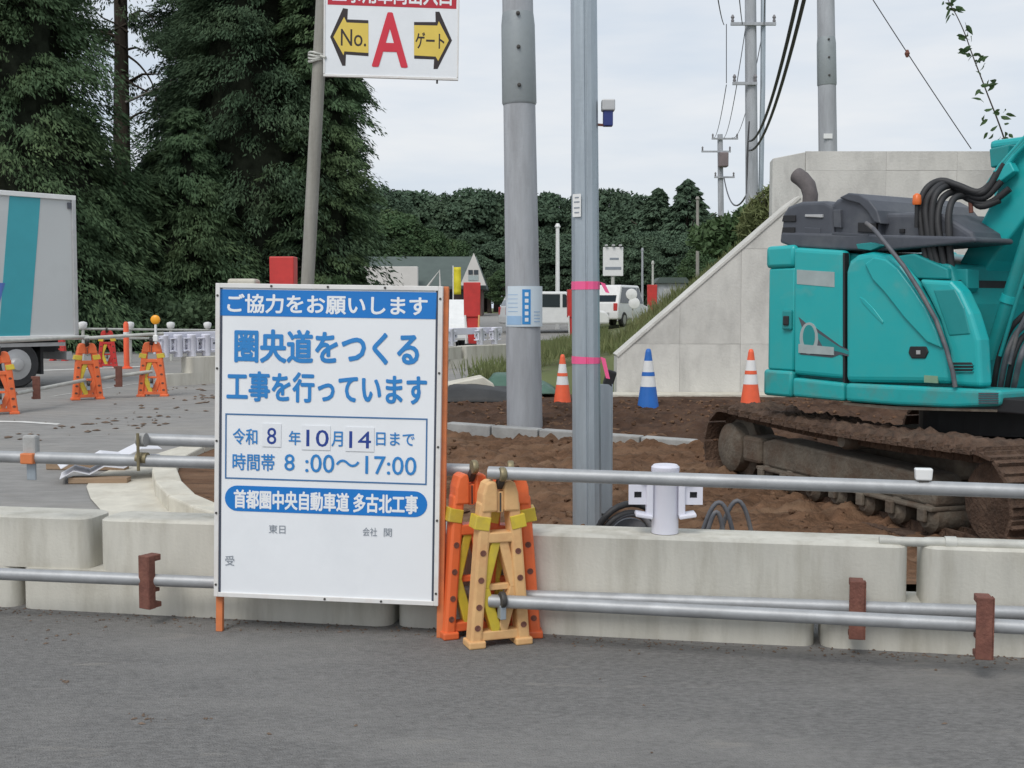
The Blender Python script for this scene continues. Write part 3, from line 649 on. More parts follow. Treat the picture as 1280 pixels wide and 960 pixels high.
for a in ((fr0[0], fr0[1], fr0[2], fr0[1] + tln), (fr0[0], fr0[3] - tln, fr0[2], fr0[3]), (fr0[0], fr0[1] + tln, fr0[0] + tln, fr0[3] - tln), (fr0[2] - tln, fr0[1] + tln, fr0[2], fr0[3] - tln)): prect('frame_line', a, Y1, 'line_blue')
put_text('令和', rect(296, 554, 327, 535), M['letter_blue'], panel, Y2, .012)
put_text('年', rect(366, 555, 381, 538), M['letter_blue'], panel, Y2, .012)
put_text('月', rect(419, 557, 433, 539), M['letter_blue'], panel, Y2, .012)
put_text('日まで', rect(474, 556, 521, 541), M['letter_blue'], panel, Y2, .012)
for (a, s, b) in (((333, 557, 357, 529), '8', (339, 554, 351, 534)), ((382, 561, 418, 532), '10', (388, 557, 416, 537)), ((436, 563, 472, 534), '14', (441, 559, 468, 539))):
    cd = prect('number_card', rect(*a), -.0055, 'number_card', .003)
    put_text(s, rect(*b), M['letter_navy'], cd, -.0078, .008)
put_text('時間帯', rect(295, 586, 348, 567), M['letter_blue'], panel, Y2, .012)
put_text('8', rect(360, 587, 373, 567), M['letter_blue'], panel, Y2, .008)
put_text(':00～17:00', rect(386, 589, 523, 571), M['letter_blue'], panel, Y2, .008)
rp_ = rect(284, 637, 536, 614); rr = (rp_[3] - rp_[1]) / 2; pts = []
for k in range(13): a = R(90 + 180 * k / 12); pts.append((rp_[0] + rr + rr * math.cos(a), rp_[1] + rr + rr * math.sin(a)))
for k in range(13): a = R(-90 + 180 * k / 12); pts.append((rp_[2] - rr + rr * math.cos(a), rp_[1] + rr + rr * math.sin(a)))
MB().prism(pts, Y1 - .0006, Y1 + .0004).obj('blue_pill', M['blue_print'], panel)
put_text('首都圏中央自動車道 多古北工事', rect(296, 633.5, 524, 619), M['letter_white'], panel, Y2, .03)
put_text('東日', rect(339, 665.5, 360, 655.5), M['letter_grey'], panel, Y2, .0)
put_text('会社', rect(456, 669, 474, 659), M['letter_grey'], panel, Y2, .0)
put_text('関', rect(482, 670, 492, 660), M['letter_grey'], panel, Y2, .0)
put_text('受', rect(283, 706, 295, 694), M['letter_grey'], panel, Y2, .0)

# ================================================================== GATE SIGN ON ITS POLE
gd = 10.0
pT, pB = U(412, -170, gd), U(371, 620, gd); pB.z = .08
po = MB().tube([pB, (pB + pT) / 2, pT], .056, 14, r2=.052).obj('sign_pole', M['sign_pole'], smooth=50)
tag(po, 'weathered grey pole carrying the gate sign above the notice board', 'pole')
sBL, sBR, sTL = U(406, 93, gd - .09), U(571, 98, gd - .02), U(409.5, -2, gd - .09)
sx = sBR - sBL; SW = sx.length; sx.normalize(); sz = sTL - sBL; sz = sz - sx * sz.dot(sx); SH1 = sz.length; sz.normalize(); sy = sz.cross(sx)
gs = thing('gate_sign', 'white gate sign with red letter A between two yellow arrows', 'sign', matrix=Matrix(((sx.x, sy.x, sz.x, sBL.x), (sx.y, sy.y, sz.y, sBL.y), (sx.z, sy.z, sz.z, sBL.z), (0, 0, 0, 1))))
kpx = SH1 / 95.0
def suv(px, py):
    a = np.array((406., 93.)); e1 = np.array((165., 5.)); e2 = np.array((3.5, -95.)); s = np.linalg.solve(np.stack([e1, e2], 1), np.array((px, py)) - a); return s[0] * SW, s[1] * SH1
SH = SH1 * 1.50
gp_ = MB().box((SW / 2, .01, SH / 2), (SW, .012, SH)).obj('panel', M['board_white'], gs)
for c, s in (((SW / 2, .012, -.006), (SW + .024, .03, .02)), ((SW / 2, .012, SH + .006), (SW + .024, .03, .02)), ((-.006, .012, SH / 2), (.014, .03, SH - .012)), ((SW + .006, .012, SH / 2), (.014, .03, SH - .012))): MB().box(c, s).obj('frame_edge', M['frame_white'], gs, bevel=.003)
a, b = suv(412, 7), suv(573, 9); prr = (a[0], (a[1] + b[1]) / 2, SW - .012, SH - .03)
MB().box(((prr[0] + prr[2]) / 2, .003, (prr[1] + prr[3]) / 2), (prr[2] - prr[0], .001, prr[3] - prr[1])).obj('red_band', M['band_red'], gp_)
a = suv(418, 5)[0]; b = suv(566, 8)[0]
put_text('工事用車両出入口', (a, prr[1] + .022, b, prr[1] + .022 + .155), M['letter_white'], gp_, .0012, .02)
def poly_print(name, pts, y, m, par=gp_): return MB().prism([suv(*p) for p in pts], y - .0005, y + .0005).obj(name, M[m], par)
def arrow(tip, flip, lab):
    # points in photo pixels for the left arrow
    if not flip: o_ = [(414, 46), (431, 10), (437, 11), (436, 24), (462, 25), (461, 70), (433, 68), (432, 82), (428, 82)]; i_ = [(418, 46), (432, 21), (435, 28), (462, 29), (461, 66), (431, 64), (430, 69)]
    else: o_ = [(566, 50), (551, 14), (546, 14), (546, 27), (519, 27), (518, 73), (543, 74), (542, 86), (547, 86)]; i_ = [(562, 50), (550, 26), (548, 31.5), (519, 31), (518, 69), (545, 70.5), (548, 76)]
    poly_print('arrow_outline', o_, .003, 'print_black'); poly_print('arrow_fill', i_, .0015, 'print_yellow')
arrow(0, False, ''); arrow(0, True, '')
def srect(x0, yb, x1, yt): a = suv(x0, yb); b = suv(x1, yt); return (a[0], a[1], b[0], b[1])
put_text('No.', srect(427, 57, 459, 37), M['print_black'], gp_, .0002, .006)
put_text('ゲート', srect(520, 60, 556.5, 41), M['print_black'], gp_, .0002, .015)
put_text('A', srect(466, 82, 511, 17), M['print_red'], gp_, .0002, .02)
MB().tube([(SW * .85, .012, -.012), (SW * .85, .012, -.045)], .008, 8).obj('drip_bolt', M['dark_steel'], gs)
tw = MB()
for k in range(4): 
    c = U(396, 68 + k * 3, gd); tw.tube([c + Vector((math.cos(a_) * .065, math.sin(a_) * .065, .01 * math.sin(a_ * 2 + k))) for a_ in np.linspace(0, 6.28, 15)], .010, 6)
tw.tube([U(401, 70, gd - .06), U(407, 72, gd - .1)], .012, 6)
MB_tie = tw.obj('wire_tie', M['pipe_dull'], smooth=50); tag(MB_tie, 'pale wire tie lashing the gate sign to its pole', 'wire tie')

# ================================================================== GREY UTILITY POLE (centre)
def big_pole(name, label, pb, pt, r0, r1, sleeve=None, bolts=(), material='pole_concrete', n=28):
    t = thing(name, label, 'utility pole', pb); d = pt - pb
    def at(z): return d * (z / d.z)
    def rad(z): return r0 + (r1 - r0) * z / d.z
    zt = sleeve if sleeve else d.z
    MB().tube([at(0), at(zt * .5), at(zt)], [rad(0), rad(zt * .5), rad(zt)], n).obj('shaft', M[material], t, smooth=50)
    if sleeve:
        zz = min(d.z, sleeve + .95)
        MB().tube([at(sleeve - .02), at(sleeve), at(zz - .12), at(zz)], [rad(sleeve) + .004, rad(sleeve) + .014, rad(zz) + .014, rad(zz) + .001], n).obj('sleeve', M['sleeve_steel'], t, smooth=50)
        if zz < d.z: MB().tube([at(zz - .01), at(d.z)], [rad(zz), rad(d.z)], n).obj('upper_shaft', M[material], t, smooth=50)
        for z in bolts:
            p = at(z) + Vector((0.0, -rad(z) - .012, 0)); MB().lathe([(.022, -.012), (.022, .02), (.012, .022), (.012, .035)], tuple(p), 8, 'y').obj('bolt', M['dark_steel'], t)
    return t
pd = 13.1; pB_, pT_ = Vector((X(656.5, pd), pd, .10)), U(645, -120, pd)
sl = U(647, 129, pd).z - .10
big_pole('utility_pole', 'thick grey utility pole with a blue and white poster, standing in soil', pB_, pT_, .197, .158, sl, [sl + .16, sl + .56, sl + .96 - .02 - .03])
# small bolts lower down
# poster wrapped on the pole
t = thing('poster', 'white and blue poster wrapped round the grey utility pole', 'poster', U(655, 408, pd))
def wrap(name, a0, a1, z0, z1, r, m, par):
    mb = MB(); n_ = 14
    for z in (z0, z1):
        for k in range(n_ + 1):
            a = R(a0 + (a1 - a0) * k / n_); mb.v.append((math.sin(a) * r, -math.cos(a) * r, z))
    mb.f = [(k, k + 1, k + n_ + 2, k + n_ + 1) for k in range(n_)]
    return mb.obj(name, M[m], par, smooth=60)
rr = .2005
sh_ = wrap('sheet', -85, 85, -.0, .435, rr, 'poster', t)
wrap('blue_column', -6, 20, .025, .40, rr + .002, 'poster_blue', sh_); wrap('pale_box', -66, -8, .02, .115, rr + .002, 'poster_pale', sh_)
for k in range(5): wrap('white_mark', 2, 13, .055 + k * .068, .095 + k * .068, rr + .0035, 'letter_white', sh_)
for k in range(4): wrap('grey_line', 32, 58, .05 + k * .035, .058 + k * .035, rr + .002, 'poster_pale', sh_)
for k in range(5): wrap('grey_line', -60, -20, .16 + k * .045, .166 + k * .045, rr + .002, 'poster_pale', sh_)

# ================================================================== STEEL POST (front) with tapes
sd = 7.8; qB = Vector((X(735.5, sd), sd, .02)); qT = U(729, -130, sd); dq = qT - qB
t = thing('steel_post', 'galvanised steel post with two pink tapes behind the concrete blocks', 'post', qB)
def oct_poly(r, k=12): return [(r * math.cos(2 * math.pi * (i + .5) / k), r * math.sin(2 * math.pi * (i + .5) / k)) for i in range(k)]
mb = MB(); pr = [(-.094, .05), (-.094, -.02), (-.075, -.062), (-.03, -.083), (-.006, -.086), (-.002, -.078), (.006, -.078), (.010, -.086), (.045, -.078), (.078, -.05), (.094, -.01), (.094, .05), (.05, .09), (-.05, .09)]
n_ = len(pr); sc_t = .86
mb.add([(x, y, 0) for x, y in pr] + [(x * sc_t + dq.x, y * sc_t + dq.y, dq.z) for x, y in pr], [tuple(reversed(range(n_))), tuple(range(n_, 2 * n_))] + [(i, (i + 1) % n_, (i + 1) % n_ + n_, i + n_) for i in range(n_)])
mb.obj('shaft', M['galvanised'], t, bevel=.004)
def qat(z): return dq * (z / dq.z)
for py in (357, 450):
    z = U(735, py, sd).z - qB.z; c = qat(z); s_ = 1 - .14 * z / dq.z; mb = MB(); hz = .022 if py == 450 else .026
    pts = [(x * s_ * 1.03, y * s_ * 1.03) for x, y in pr]; mb.add([(x + c.x, y + c.y, z - hz + .012 * x) for x, y in pts] + [(x + c.x, y + c.y, z + hz - .05 * x * (py == 450)) for x, y in pts], [(i, (i + 1) % n_, (i + 1) % n_ + n_, i + n_) for i in range(n_)])
    mb.obj('pink_tape', M['tape_pink'], t)
    tl = .12 if py == 450 else .05; cx_ = c.x + .09
    MB().add([(cx_, -.05, z + .02), (cx_ + .03, -.055, z + .01), (cx_ + .06, -.06, z - tl), (cx_ + .035, -.055, z - tl + .005), (cx_, -.052, z + .022), (cx_ + .03, -.058, z + .012), (cx_ + .06, -.063, z - tl), (cx_ + .035, -.058, z - tl + .005)], [(0, 1, 2, 3), (7, 6, 5, 4), (0, 4, 5, 1), (1, 5, 6, 2), (2, 6, 7, 3), (3, 7, 4, 0)]).obj('tape_tail', M['tape_pink'], t)
z = U(722, 258, sd).z - qB.z; c = qat(z)
lb_ = MB().box((c.x - .058, -.075, z), (.062, .003, .145), Matrix.Rotation(-.62, 3, 'Z')).obj('label_plate', M['white_paint'], t)
for k, (dz, ww) in enumerate(((.05, .03), (.022, .04), (-.015, .042), (-.045, .034))): MB().box((c.x - .059, -.0775, z + dz), (ww, .002, .008), Matrix.Rotation(-.62, 3, 'Z')).obj('print_line', M['letter_grey'], lb_)
st = thing('stub_post', 'short galvanised channel post beside the pink taped steel post', 'post', Vector((X(757.5, 8.3), 8.3, .05)))
zt = U(757, 480, 8.3).z - .05
MB().prism([(-.042, 0.12), (.042, 0.12), (.042, zt - .02), (.02, zt), (-.042, zt)], -.01, .0).obj('face', M['galvanised'], st, bevel=.002)
for s in (-1, 1): MB().box((s * .046, .03, (zt + .12) / 2), (.008, .08, zt - .12)).obj('flange', M['galvanised'], st)
MB().box((.03, .02, zt + .04), (.07, .06, .11), Matrix.Rotation(.3, 3, 'Y')).obj('black_cap', M['black'], st, bevel=.012)
MB().tube([(0, .03, -.06), (0, .03, .2)], .03, 8).obj('stake', M['dark_steel'], st)
sv_ = thing('solar_box', 'small blue and grey device on a bracket beside the steel post', 'device', U(760, 158, sd))
MB().box((-.001, 0, .055), (.062, .06, .11)).obj('blue_body', mat('device_blue', (.02, .035, .17), .4), sv_, bevel=.006)
MB().box((0, 0, .132), (.085, .085, .072)).obj('grey_cap', M['silver'], sv_, bevel=.008)
MB().bar((-.085, 0, .012), (0, 0, .006), .014, .02).obj('bracket', M['rust'], sv_)

# ================================================================== CONCRETE WING WALL
wd = 17.6; WZ = .12
def wp(px, py): p = U(px, py, wd); return (p.x, p.z)
sl0, sl1 = wp(771, 445), wp(981, 262); top0, top1 = wp(1007, 189), wp(1460, 189); botz = WZ
outl = [(sl0[0], botz), (wp(1460, 500)[0], botz), top1, top0, (top0[0], wp(1007, 245)[1]), sl1, sl0]
outl = [(sl0[0], botz), (top1[0], botz), top1, top0, wp(1007, 241), sl0]
wall = thing('wing_wall', 'sloping concrete retaining wall behind the excavator and cones', 'retaining wall', (0, wd, 0))
def clip(poly, ax, val, keep_less):
    o_ = []; n_ = len(poly)
    for i in range(n_):
        a, b = poly[i], poly[(i + 1) % n_]; ia = (a[ax] <= val) == keep_less; ib = (b[ax] <= val) == keep_less
        if ia: o_.append(a)
        if ia != ib:
            tt = (val - a[ax]) / (b[ax] - a[ax]); o_.append((a[0] + (b[0] - a[0]) * tt, a[1] + (b[1] - a[1]) * tt))
    return o_
core = MB().prism([(x, z - (.02 if z > botz else 0)) for x, z in outl], .02, .5).obj('core', M['wall_concrete'], wall)
vx = [sl0[0] - .1] + [wp(p, 400)[0] for p in (850, 926, 1104, 1192, 1300, 1400)] + [top1[0] + .1]; hz_ = [botz - .1, wp(900, 430)[1], wp(900, 311)[1], wp(1000, 213)[1] , top1[1] + .3]
for i in range(len(vx) - 1):
    for j in range(len(hz_) - 1):
        q = outl
        for ax, val, kl in ((0, vx[i] + .0012, False), (0, vx[i + 1] - .0012, True), (1, hz_[j] + .0012, False), (1, hz_[j + 1] - .0012, True)):
            q = clip(q, ax, val, kl) if q else q
        if len(q) >= 3: MB().prism(q, 0 + .003 * ((i + j) % 2), .03).obj('formwork_panel', M['wall_concrete'], wall, bevel=.001)
# coping along the slope and the returned left side of the upper block
sd_ = Vector((wp(1007, 241)[0] - sl0[0], 0, wp(1007, 241)[1] - sl0[1])); 
MB().bar((sl0[0], .26, sl0[1] + .0), (wp(1000, 246)[0], .26, wp(1000, 246)[1]), .05, .56).obj('slope_coping', M['wall_concrete'], wall, bevel=.01)
cl0 = wp(980, 190)
MB().slab([(cl0[0], .75), (top0[0] - .004, -.002), (top0[0] - .004, .52), (cl0[0] + .05, 1.2)], wp(990, 300)[1], top0[1] - .01).obj('corner_return', M['wall_concrete'], wall, bevel=.01)
ft_ = MB().box((sl0[0] + 4, -.25, WZ + .12), (8.2, .5, .26)).obj('footing', M['kerb_concrete'], wall, bevel=.015)

# embankment behind the wing wall
em = MB(); xs = [sl0[0] - 2.5, sl0[0], wp(1007, 241)[0], wp(1100, 200)[0], 30]; zs = [G(18), G(18) + .55, wp(1007, 260)[1], wp(1007, 260)[1] + .1, 3.2]
ysE = [wd + .45, wd + 1.1, 22, 30, 60]; fall = [-9, 0, .0, -.6, -1.8]
for j, y in enumerate(ysE):
    for i, x in enumerate(xs): em.v.append((x + (y - wd) * .07, y, max(G(y) - .15, zs[i] + (fall[j] if (i > 1 or j == 0) else 0) + (-.3 if j > 1 and i == 1 else 0))))
em.f = [(j * 5 + i, j * 5 + i + 1, (j + 1) * 5 + i + 1, (j + 1) * 5 + i) for j in range(4) for i in range(4)]
struct(em.obj('embankment', M['field'], smooth=60))
def emb_z(x, y):
    xx = x - (y - wd) * .07; z = float(np.interp(xx, xs, zs)); f = float(np.interp(y, ysE, fall)); return max(G(y), z + (f if xx > xs[1] else 0) - .03)

# ================================================================== TRAFFIC CONES
def cone(label, px, py_b, d, h, col):
    p = U(px, py_b, d); t = thing('traffic_cone', label, 'traffic cone', p, random.uniform(-.3, .3), 'traffic cones at the wall'); k = h / .7
    def rr(z): return (.128 + (.032 - .128) * z / .68) * k
    def seg(nm, z0, z1, m, ex=0): return MB().lathe([(rr(z0) + ex, z0 * k), (rr(z1) + ex, z1 * k)], (0, 0, 0), 24).obj(nm, M[m], t, smooth=40)
    seg('cone_body', .0, .26, col); seg('white_band', .26, .56, 'white_paint', .001); seg('thin_ring', .385, .43, col, .004); seg('cone_neck', .56, .66, col)
    MB().lathe([(rr(.66), .66 * k), (rr(.68) * .8, .69 * k), (.012, .70 * k)], (0, 0, 0), 20).obj('cap', M[col], t, smooth=50)
    MB().box((0, 0, -.015), (.36 * k, .36 * k, .035)).obj('base_plate', M[col], t, bevel=.01)
cone('orange and white traffic cone left of the pink taped post', 703, 503, 16.4, .66, 'cone_orange')
cone('blue and white traffic cone before the wing wall', 810, 511, 14.9, .75, 'cone_blue')
cone('orange and white traffic cone beside the excavator tail', 938, 506, 15.4, .72, 'cone_orange')

# tarps and the slab beside the grey pole
def blob_sheet(name, label, x0, x1, y0, y1, hfun, m):
    n1, n2 = 26, 14; mb = MB()
    for j in range(n2):
        for i in range(n1):
            u, v = i / (n1 - 1), j / (n2 - 1); x = x0 + (x1 - x0) * u; y = y0 + (y1 - y0) * v
            e = min(1, min(u, 1 - u, v, 1 - v) * 6); mb.v.append((x, y, soil_back(x, y) * .0 + G(y) + .09 + e * (hfun(u, v) + .03 * fbm(x, y, 3, 2))))
    mb.f = [(j * n1 + i, j * n1 + i + 1, (j + 1) * n1 + i + 1, (j + 1) * n1 + i) for j in range(n2 - 1) for i in range(n1 - 1)]
    o_ = mb.obj(name, M[m], smooth=60); o_.modifiers.new('thickness', 'SOLIDIFY').thickness = .015; return tag(o_, label, 'tarpaulin')
blob_sheet('tarpaulin', 'black sheet heaped on soil right beside the notice board', X(540, 16.4), X(668, 16.4), 15.9, 17.2, lambda u, v: .05 + .11 * (1 - u) * math.sin(u * 3.1) + .04, 'tarp_black')
blob_sheet('tarpaulin', 'dark green tarpaulin heaped behind the grey utility pole', X(600, 17.6), X(696, 17.6), 17.0, 18.6, lambda u, v: .17 + .07 * math.sin(u * 6), 'tarp_green')
p = U(588, 484, 17.0); t = MB().prism([(-.55, -.12), (.38, -.12), (.30, .07), (.16, .16), (-.55, .02)], -.3, .3).obj('concrete_slab', M['kerb_concrete'], bevel=.015); t.location = p; t.rotation_euler = (0, 0, .1)
tag(t, 'broken pale concrete slab lying between notice board and grey pole', 'slab')
p = U(575, 523, 14.4); t = MB().prism([(-.3, -.05), (.2, -.05), (.1, .0), (-.3, .015)], -.5, .3).obj('concrete_slab', M['kerb_concrete'], bevel=.015); t.location = p; tag(t, 'small pale concrete slab half sunk in soil at the kerb', 'slab')

# hoses behind the white post
t = thing('hose_coil', 'grey ribbed hoses looping up right of the white flanged post', 'hose', U(905, 668, 6.9))
for a, b, hgt, dd in ((875, 918, 628, 6.95), (898, 941, 626, 7.05), (882, 905, 640, 6.9)):
    p0, p1, pm = U(a, 676, dd), U(b, 676, dd), U((a + b) / 2 + 4, hgt - 14, dd); base = U(905, 668, 6.9); pts = []
    for k in range(13): s = k / 12; pts.append(p0 * (1 - s) ** 2 + pm * 2 * s * (1 - s) * 1.0 + p1 * s * s - base)
    # lift to the wanted height
    zt = max(q.z for q in pts); want = U(a, hgt, dd).z - base.z; zb = pts[0].z; pts = [Vector((q.x, q.y, zb + (q.z - zb) * (want - zb) / (zt - zb))) for q in pts]
    MB().tube(pts, .0135, 10).obj('hose', M['hose_grey'], t, smooth=50)
t = thing('hose_reel', 'dark hose bundle between steel post and white flanged post', 'hose', U(782, 668, 6.75))
for rad_, zc, m in ((.17, -.02, 'rubber'), (.13, -.03, 'hose_grey'), (.15, -.05, 'rubber')):
    MB().tube([(math.cos(a) * rad_ * 1.1 + .02, rad_ * .3 * math.sin(a * 2), zc + math.sin(a) * rad_ * 1.15) for a in np.linspace(-.3, 3.5, 18)], .019, 10).obj('hose', M[m], t, smooth=50)
MB().lathe([(.115, -.02), (.12, 0), (.115, .02)], (.03, .05, -.03), 24, 'y').obj('drum', M['hose_grey'], t, smooth=40)

# timber and folded sheets, left
tl_ = gp(100, 590)
t = MB().box((0, 0, .05), (.75, .10, .09)).obj('timber_beam', M['timber'], bevel=.006); t.location = (X(105, 10.9), 10.9, G(10.9)); t.rotation_euler = (0, 0, -.10); tag(t, 'weathered timber beam lying on the road behind the left rail', 'timber')
t = MB().box((0, 0, .03), (.5, .12, .05)).obj('timber_beam', M['timber'], bevel=.006); t.location = (X(120, 10.2), 10.2, G(10.2)); t.rotation_euler = (0, 0, .02); tag(t, 'short timber plank under the white folded sheets', 'timber')
t = thing('folded_sheets', 'stack of white folded plastic sheets lying on timber behind the left rail', 'plastic sheets', (X(135, 10.4), 10.4, G(10.4) + .1), .32)
for k in range(2):
    a = [(-.42, 0), (-.3, .05), (-.18, .0), (-.05, .05), (.1, .01), (.25, .06), (.42, .03)]; th = .006
    pl_ = [(x, z + k * .09) for x, z in a] + [(x, z + k * .09 - th) for x, z in reversed(a)]
    q = MB().prism(pl_, -.2 + k * .03, .22 + k * .02).obj('sheet', M['sheet_white'], t); q.rotation_euler = (0, -.12, k * .12)

# ================================================================== EXCAVATOR
EC = Vector((3.67, 9.08, .06)); ET = math.atan2(-.825, .565)
ex = thing('excavator', 'teal excavator with grey engine hood on muddy tracks', 'excavator', EC, ET)
eu, ev = Vector((math.cos(ET), math.sin(ET), 0)), Vector((-math.sin(ET), math.cos(ET), 0))
def S(px, py, yl=-1.05):
    r = ray(px, py); o_ = Vector((0, 0, CAM_Z)) - EC; t_ = (yl - o_.dot(ev)) / r.dot(ev); p = o_ + r * t_
    return (p.dot(eu), p.z)
def SP_(pts, yl=-1.05): return [S(a, b, yl) for a, b in pts]
def panel_(name, pts, y0, y1, m, bevel=.02, yl=None, par=ex, seg=3): return MB().prism(SP_(pts, y0 if yl is None else yl), y0, y1).obj(name, M[m], par, bevel=bevel, seg=seg)
YR = -1.05
# core body
panel_('body_core', [(984, 308), (1176, 330), (1190, 380), (1194, 492), (984, 492)], YR + .10, .98, 'teal_dark', .02, YR)
# rear counterweight: rounded in plan
x_r, z_b = S(990, 494); _, z_t = S(985, 306); xt = x_r - .50
def cw_plan(x_in, x_out, yb, inset=0.0):
    pts = []; n_ = 14
    for k in range(n_ + 1):
        a = R(-90 + 180 * k / n_); pts.append((x_in - (x_in - x_out - inset) * abs(math.cos(a)) ** .3, (yb - inset * .6) * math.sin(a)))
    return pts
cwp = MB(); hz1 = z_b + (z_t - z_b) * .16; hz2 = z_t - (z_t - z_b) * .15
MB().slab(cw_plan(x_r - .01, xt, 1.05), z_b - .02, hz1).obj('counterweight_foot', M['teal_muddy'], ex, smooth=40, bevel=.025)
MB().slab(cw_plan(x_r - .01, xt, 1.05, .035), hz1 + .002, hz2 - .002).obj('counterweight', M['teal'], ex, smooth=40, bevel=.015)
MB().slab(cw_plan(x_r - .01, xt, 1.05, .01), hz2, z_t).obj('counterweight_cap', M['teal'], ex, smooth=40, bevel=.03)
lx, lz = S(984, 400)
q = MB().box((x_r - .07, -1.035, lz), (.10, .03, .16)).obj('tail_lamp', M['teal_dark'], ex, bevel=.02)
MB().box((x_r - .07, -1.053, lz - .005), (.055, .02, .075)).obj('lens', M['black'], q, bevel=.008)
# side doors
panel_('engine_door', [(991, 309), (1054, 313), (1054, 474), (991, 468)], YR, YR + .10, 'teal', .035)
d2 = panel_('side_door', [(1056, 478), (1056, 340), (1060, 326), (1070, 318), (1088, 314), (1108, 318), (1125, 330), (1143, 352), (1160, 378), (1175, 408), (1184, 440), (1189, 480)], YR - .006, YR + .10, 'teal', .045)
# swelling shoulder on the side door
panel_('shoulder', [(1080, 330), (1092, 321), (1107, 324), (1122, 336), (1140, 360), (1157, 386), (1170, 414), (1177, 436), (1158, 428), (1130, 398), (1105, 366), (1090, 350)], YR - .028, YR, 'teal', .026, seg=4)
panel_('door_crease', [(1074, 371), (1080, 374), (1092, 386), (1104, 402), (1103, 405), (1089, 391), (1078, 379)], YR - .012, YR, 'teal', .004)
panel_('tank_box', [(1147, 349), (1188, 351), (1200, 364), (1213, 392), (1223, 425), (1226, 484), (1191, 482), (1186, 440), (1174, 400), (1160, 372)], YR - .002, YR + .14, 'teal', .03)
panel_('tank_step', [(1166, 362), (1193, 361), (1205, 385), (1213, 418), (1186, 420), (1178, 396)], YR - .008, YR + .02, 'teal_dark', .01)
panel_('deck_plate', [(1120, 320), (1142, 317), (1184, 336), (1185, 349), (1146, 348)], YR + .06, YR + .3, 'teal_dark', .012)
panel_('shade_filler', [(1190, 350), (1200, 350), (1208, 505), (1190, 505)], YR + .145, .9, 'black', 0)  # black filler standing for the shaded, muddy interior right of the tank
panel_('deck_bracket', [(1188, 336), (1209, 336), (1209, 360), (1205, 366), (1188, 350)], YR + .16, YR + .3, 'teal_dark', .01)
panel_('grab_recess', [(1190, 453), (1214, 453), (1216, 458), (1214, 465), (1192, 465)], YR - .010, YR + .03, 'black', .006)
for k in range(3): panel_('grille_bar', [(1190, 456 + k * 4), (1216, 456 + k * 4), (1216, 457.3 + k * 4), (1190, 457.3 + k * 4)], YR - .014, YR, 'teal_dark', 0)
# skirt along the bottom
panel_('rear_skirt', [(990, 472), (1054, 479), (1054, 502), (990, 496)], YR - .03, YR + .3, 'teal_muddy', .025)
panel_('front_skirt', [(1056, 479), (1190, 485), (1251, 488), (1249, 508), (1190, 510), (1120, 507), (1056, 502)], YR - .035, YR + .3, 'teal_muddy', .028)
panel_('skirt_lip', [(1054, 503), (1120, 508), (1246, 512), (1246, 515), (1120, 512), (1054, 506)], YR - .01, YR + .28, 'track_frame', .0)
for k in range(5): panel_('vent_slat', [(1223, 491 + k * 3), (1247, 491 + k * 3), (1247, 492.6 + k * 3), (1223, 492.6 + k * 3)], YR - .041, YR - .03, 'hood_grey', 0)
# latch, plates, emblem
q = panel_('latch', [(1137, 433), (1157, 433), (1160, 440), (1156, 448), (1139, 448), (1135, 441)], YR - .016, YR + .01, 'black', .006)
panel_('latch_key', [(1145, 438), (1150, 438), (1150, 443), (1145, 443)], YR - .022, YR - .01, 'silver', .002, par=q)
panel_('data_plate', [(1155, 469), (1172, 470), (1172, 479), (1155, 478)], YR - .010, YR, 'decal_olive', 0)
panel_('faded_decal', [(996, 337), (1043, 340), (1043, 359), (996, 355)], YR - .003, YR, 'decal_grey', 0)
def ellipse(cx, cy, a, b, n_=24): return [(cx + a * math.cos(2 * math.pi * k / n_), cy + b * math.sin(2 * math.pi * k / n_)) for k in range(n_)]
em_ = panel_('emblem_swoosh', [(998, 396), (1012, 408), (1020, 410), (1050, 432), (1092, 453), (1050, 443), (1040, 447), (1000, 443), (1008, 425)], YR - .003, YR, 'hood_grey', 0)
panel_('emblem_inner', [(1016, 412), (1048, 433), (1085, 451), (1050, 440), (1030, 436)], YR - .0045, YR, 'teal_dark', 0, par=em_)
panel_('emblem_ring', ellipse(1011, 423, 11.5, 20), YR - .006, YR, 'decal_grey', 0, par=em_)
panel_('emblem_core', ellipse(1011, 421, 7.5, 15), YR - .008, YR, 'teal_dark', 0, par=em_)
panel_('emblem_band', [(998, 430), (1042, 434), (1042, 444), (998, 441)], YR - .010, YR, 'decal_grey', 0, par=em_)
panel_('shut_line', [(1053.6, 316), (1056.2, 316), (1056.2, 500), (1053.6, 500)], YR + .005, YR + .05, 'black', 0)
# engine hood
YH = YR + .05
hd = panel_('hood_base', [(974, 303), (976, 290), (1040, 292), (1218, 296), (1219, 303), (1100, 314), (1040, 312), (990, 309)], YH, -.55, 'hood_grey', .02)
box_ = panel_('hood_box', [(975, 300), (978, 268), (984, 258), (1000, 252), (1030, 251), (1040, 256), (1042, 306), (1000, 304)], YH + .02, .3, 'hood_grey', .03)
for k, (a, b) in enumerate(((269, 277), (284, 296))):
    panel_('hood_vent', [(979 - k, a), (994 - k, a), (994 - k, b), (977 - k, b)], YH + .008, YH + .05, 'black', .004)
panel_('hood_grip', [(1006, 268), (1028, 268), (1028, 272), (1006, 271)], YH + .006, YH + .05, 'silver', .003)
panel_('hood_hatch', [(1005, 284), (1025, 285), (1025, 297), (1006, 296)], YH + .012, YH + .05, 'hood_grey', .006)
panel_('hood_rib', [(1041, 262), (1050, 262), (1051, 285), (1042, 284)], YH + .02, YH + .1, 'hood_grey', .006)
dome = [(1036, 300), (1036, 258), (1044, 249), (1058, 243), (1072, 244), (1084, 251), (1093, 263), (1098, 278), (1098, 305)]
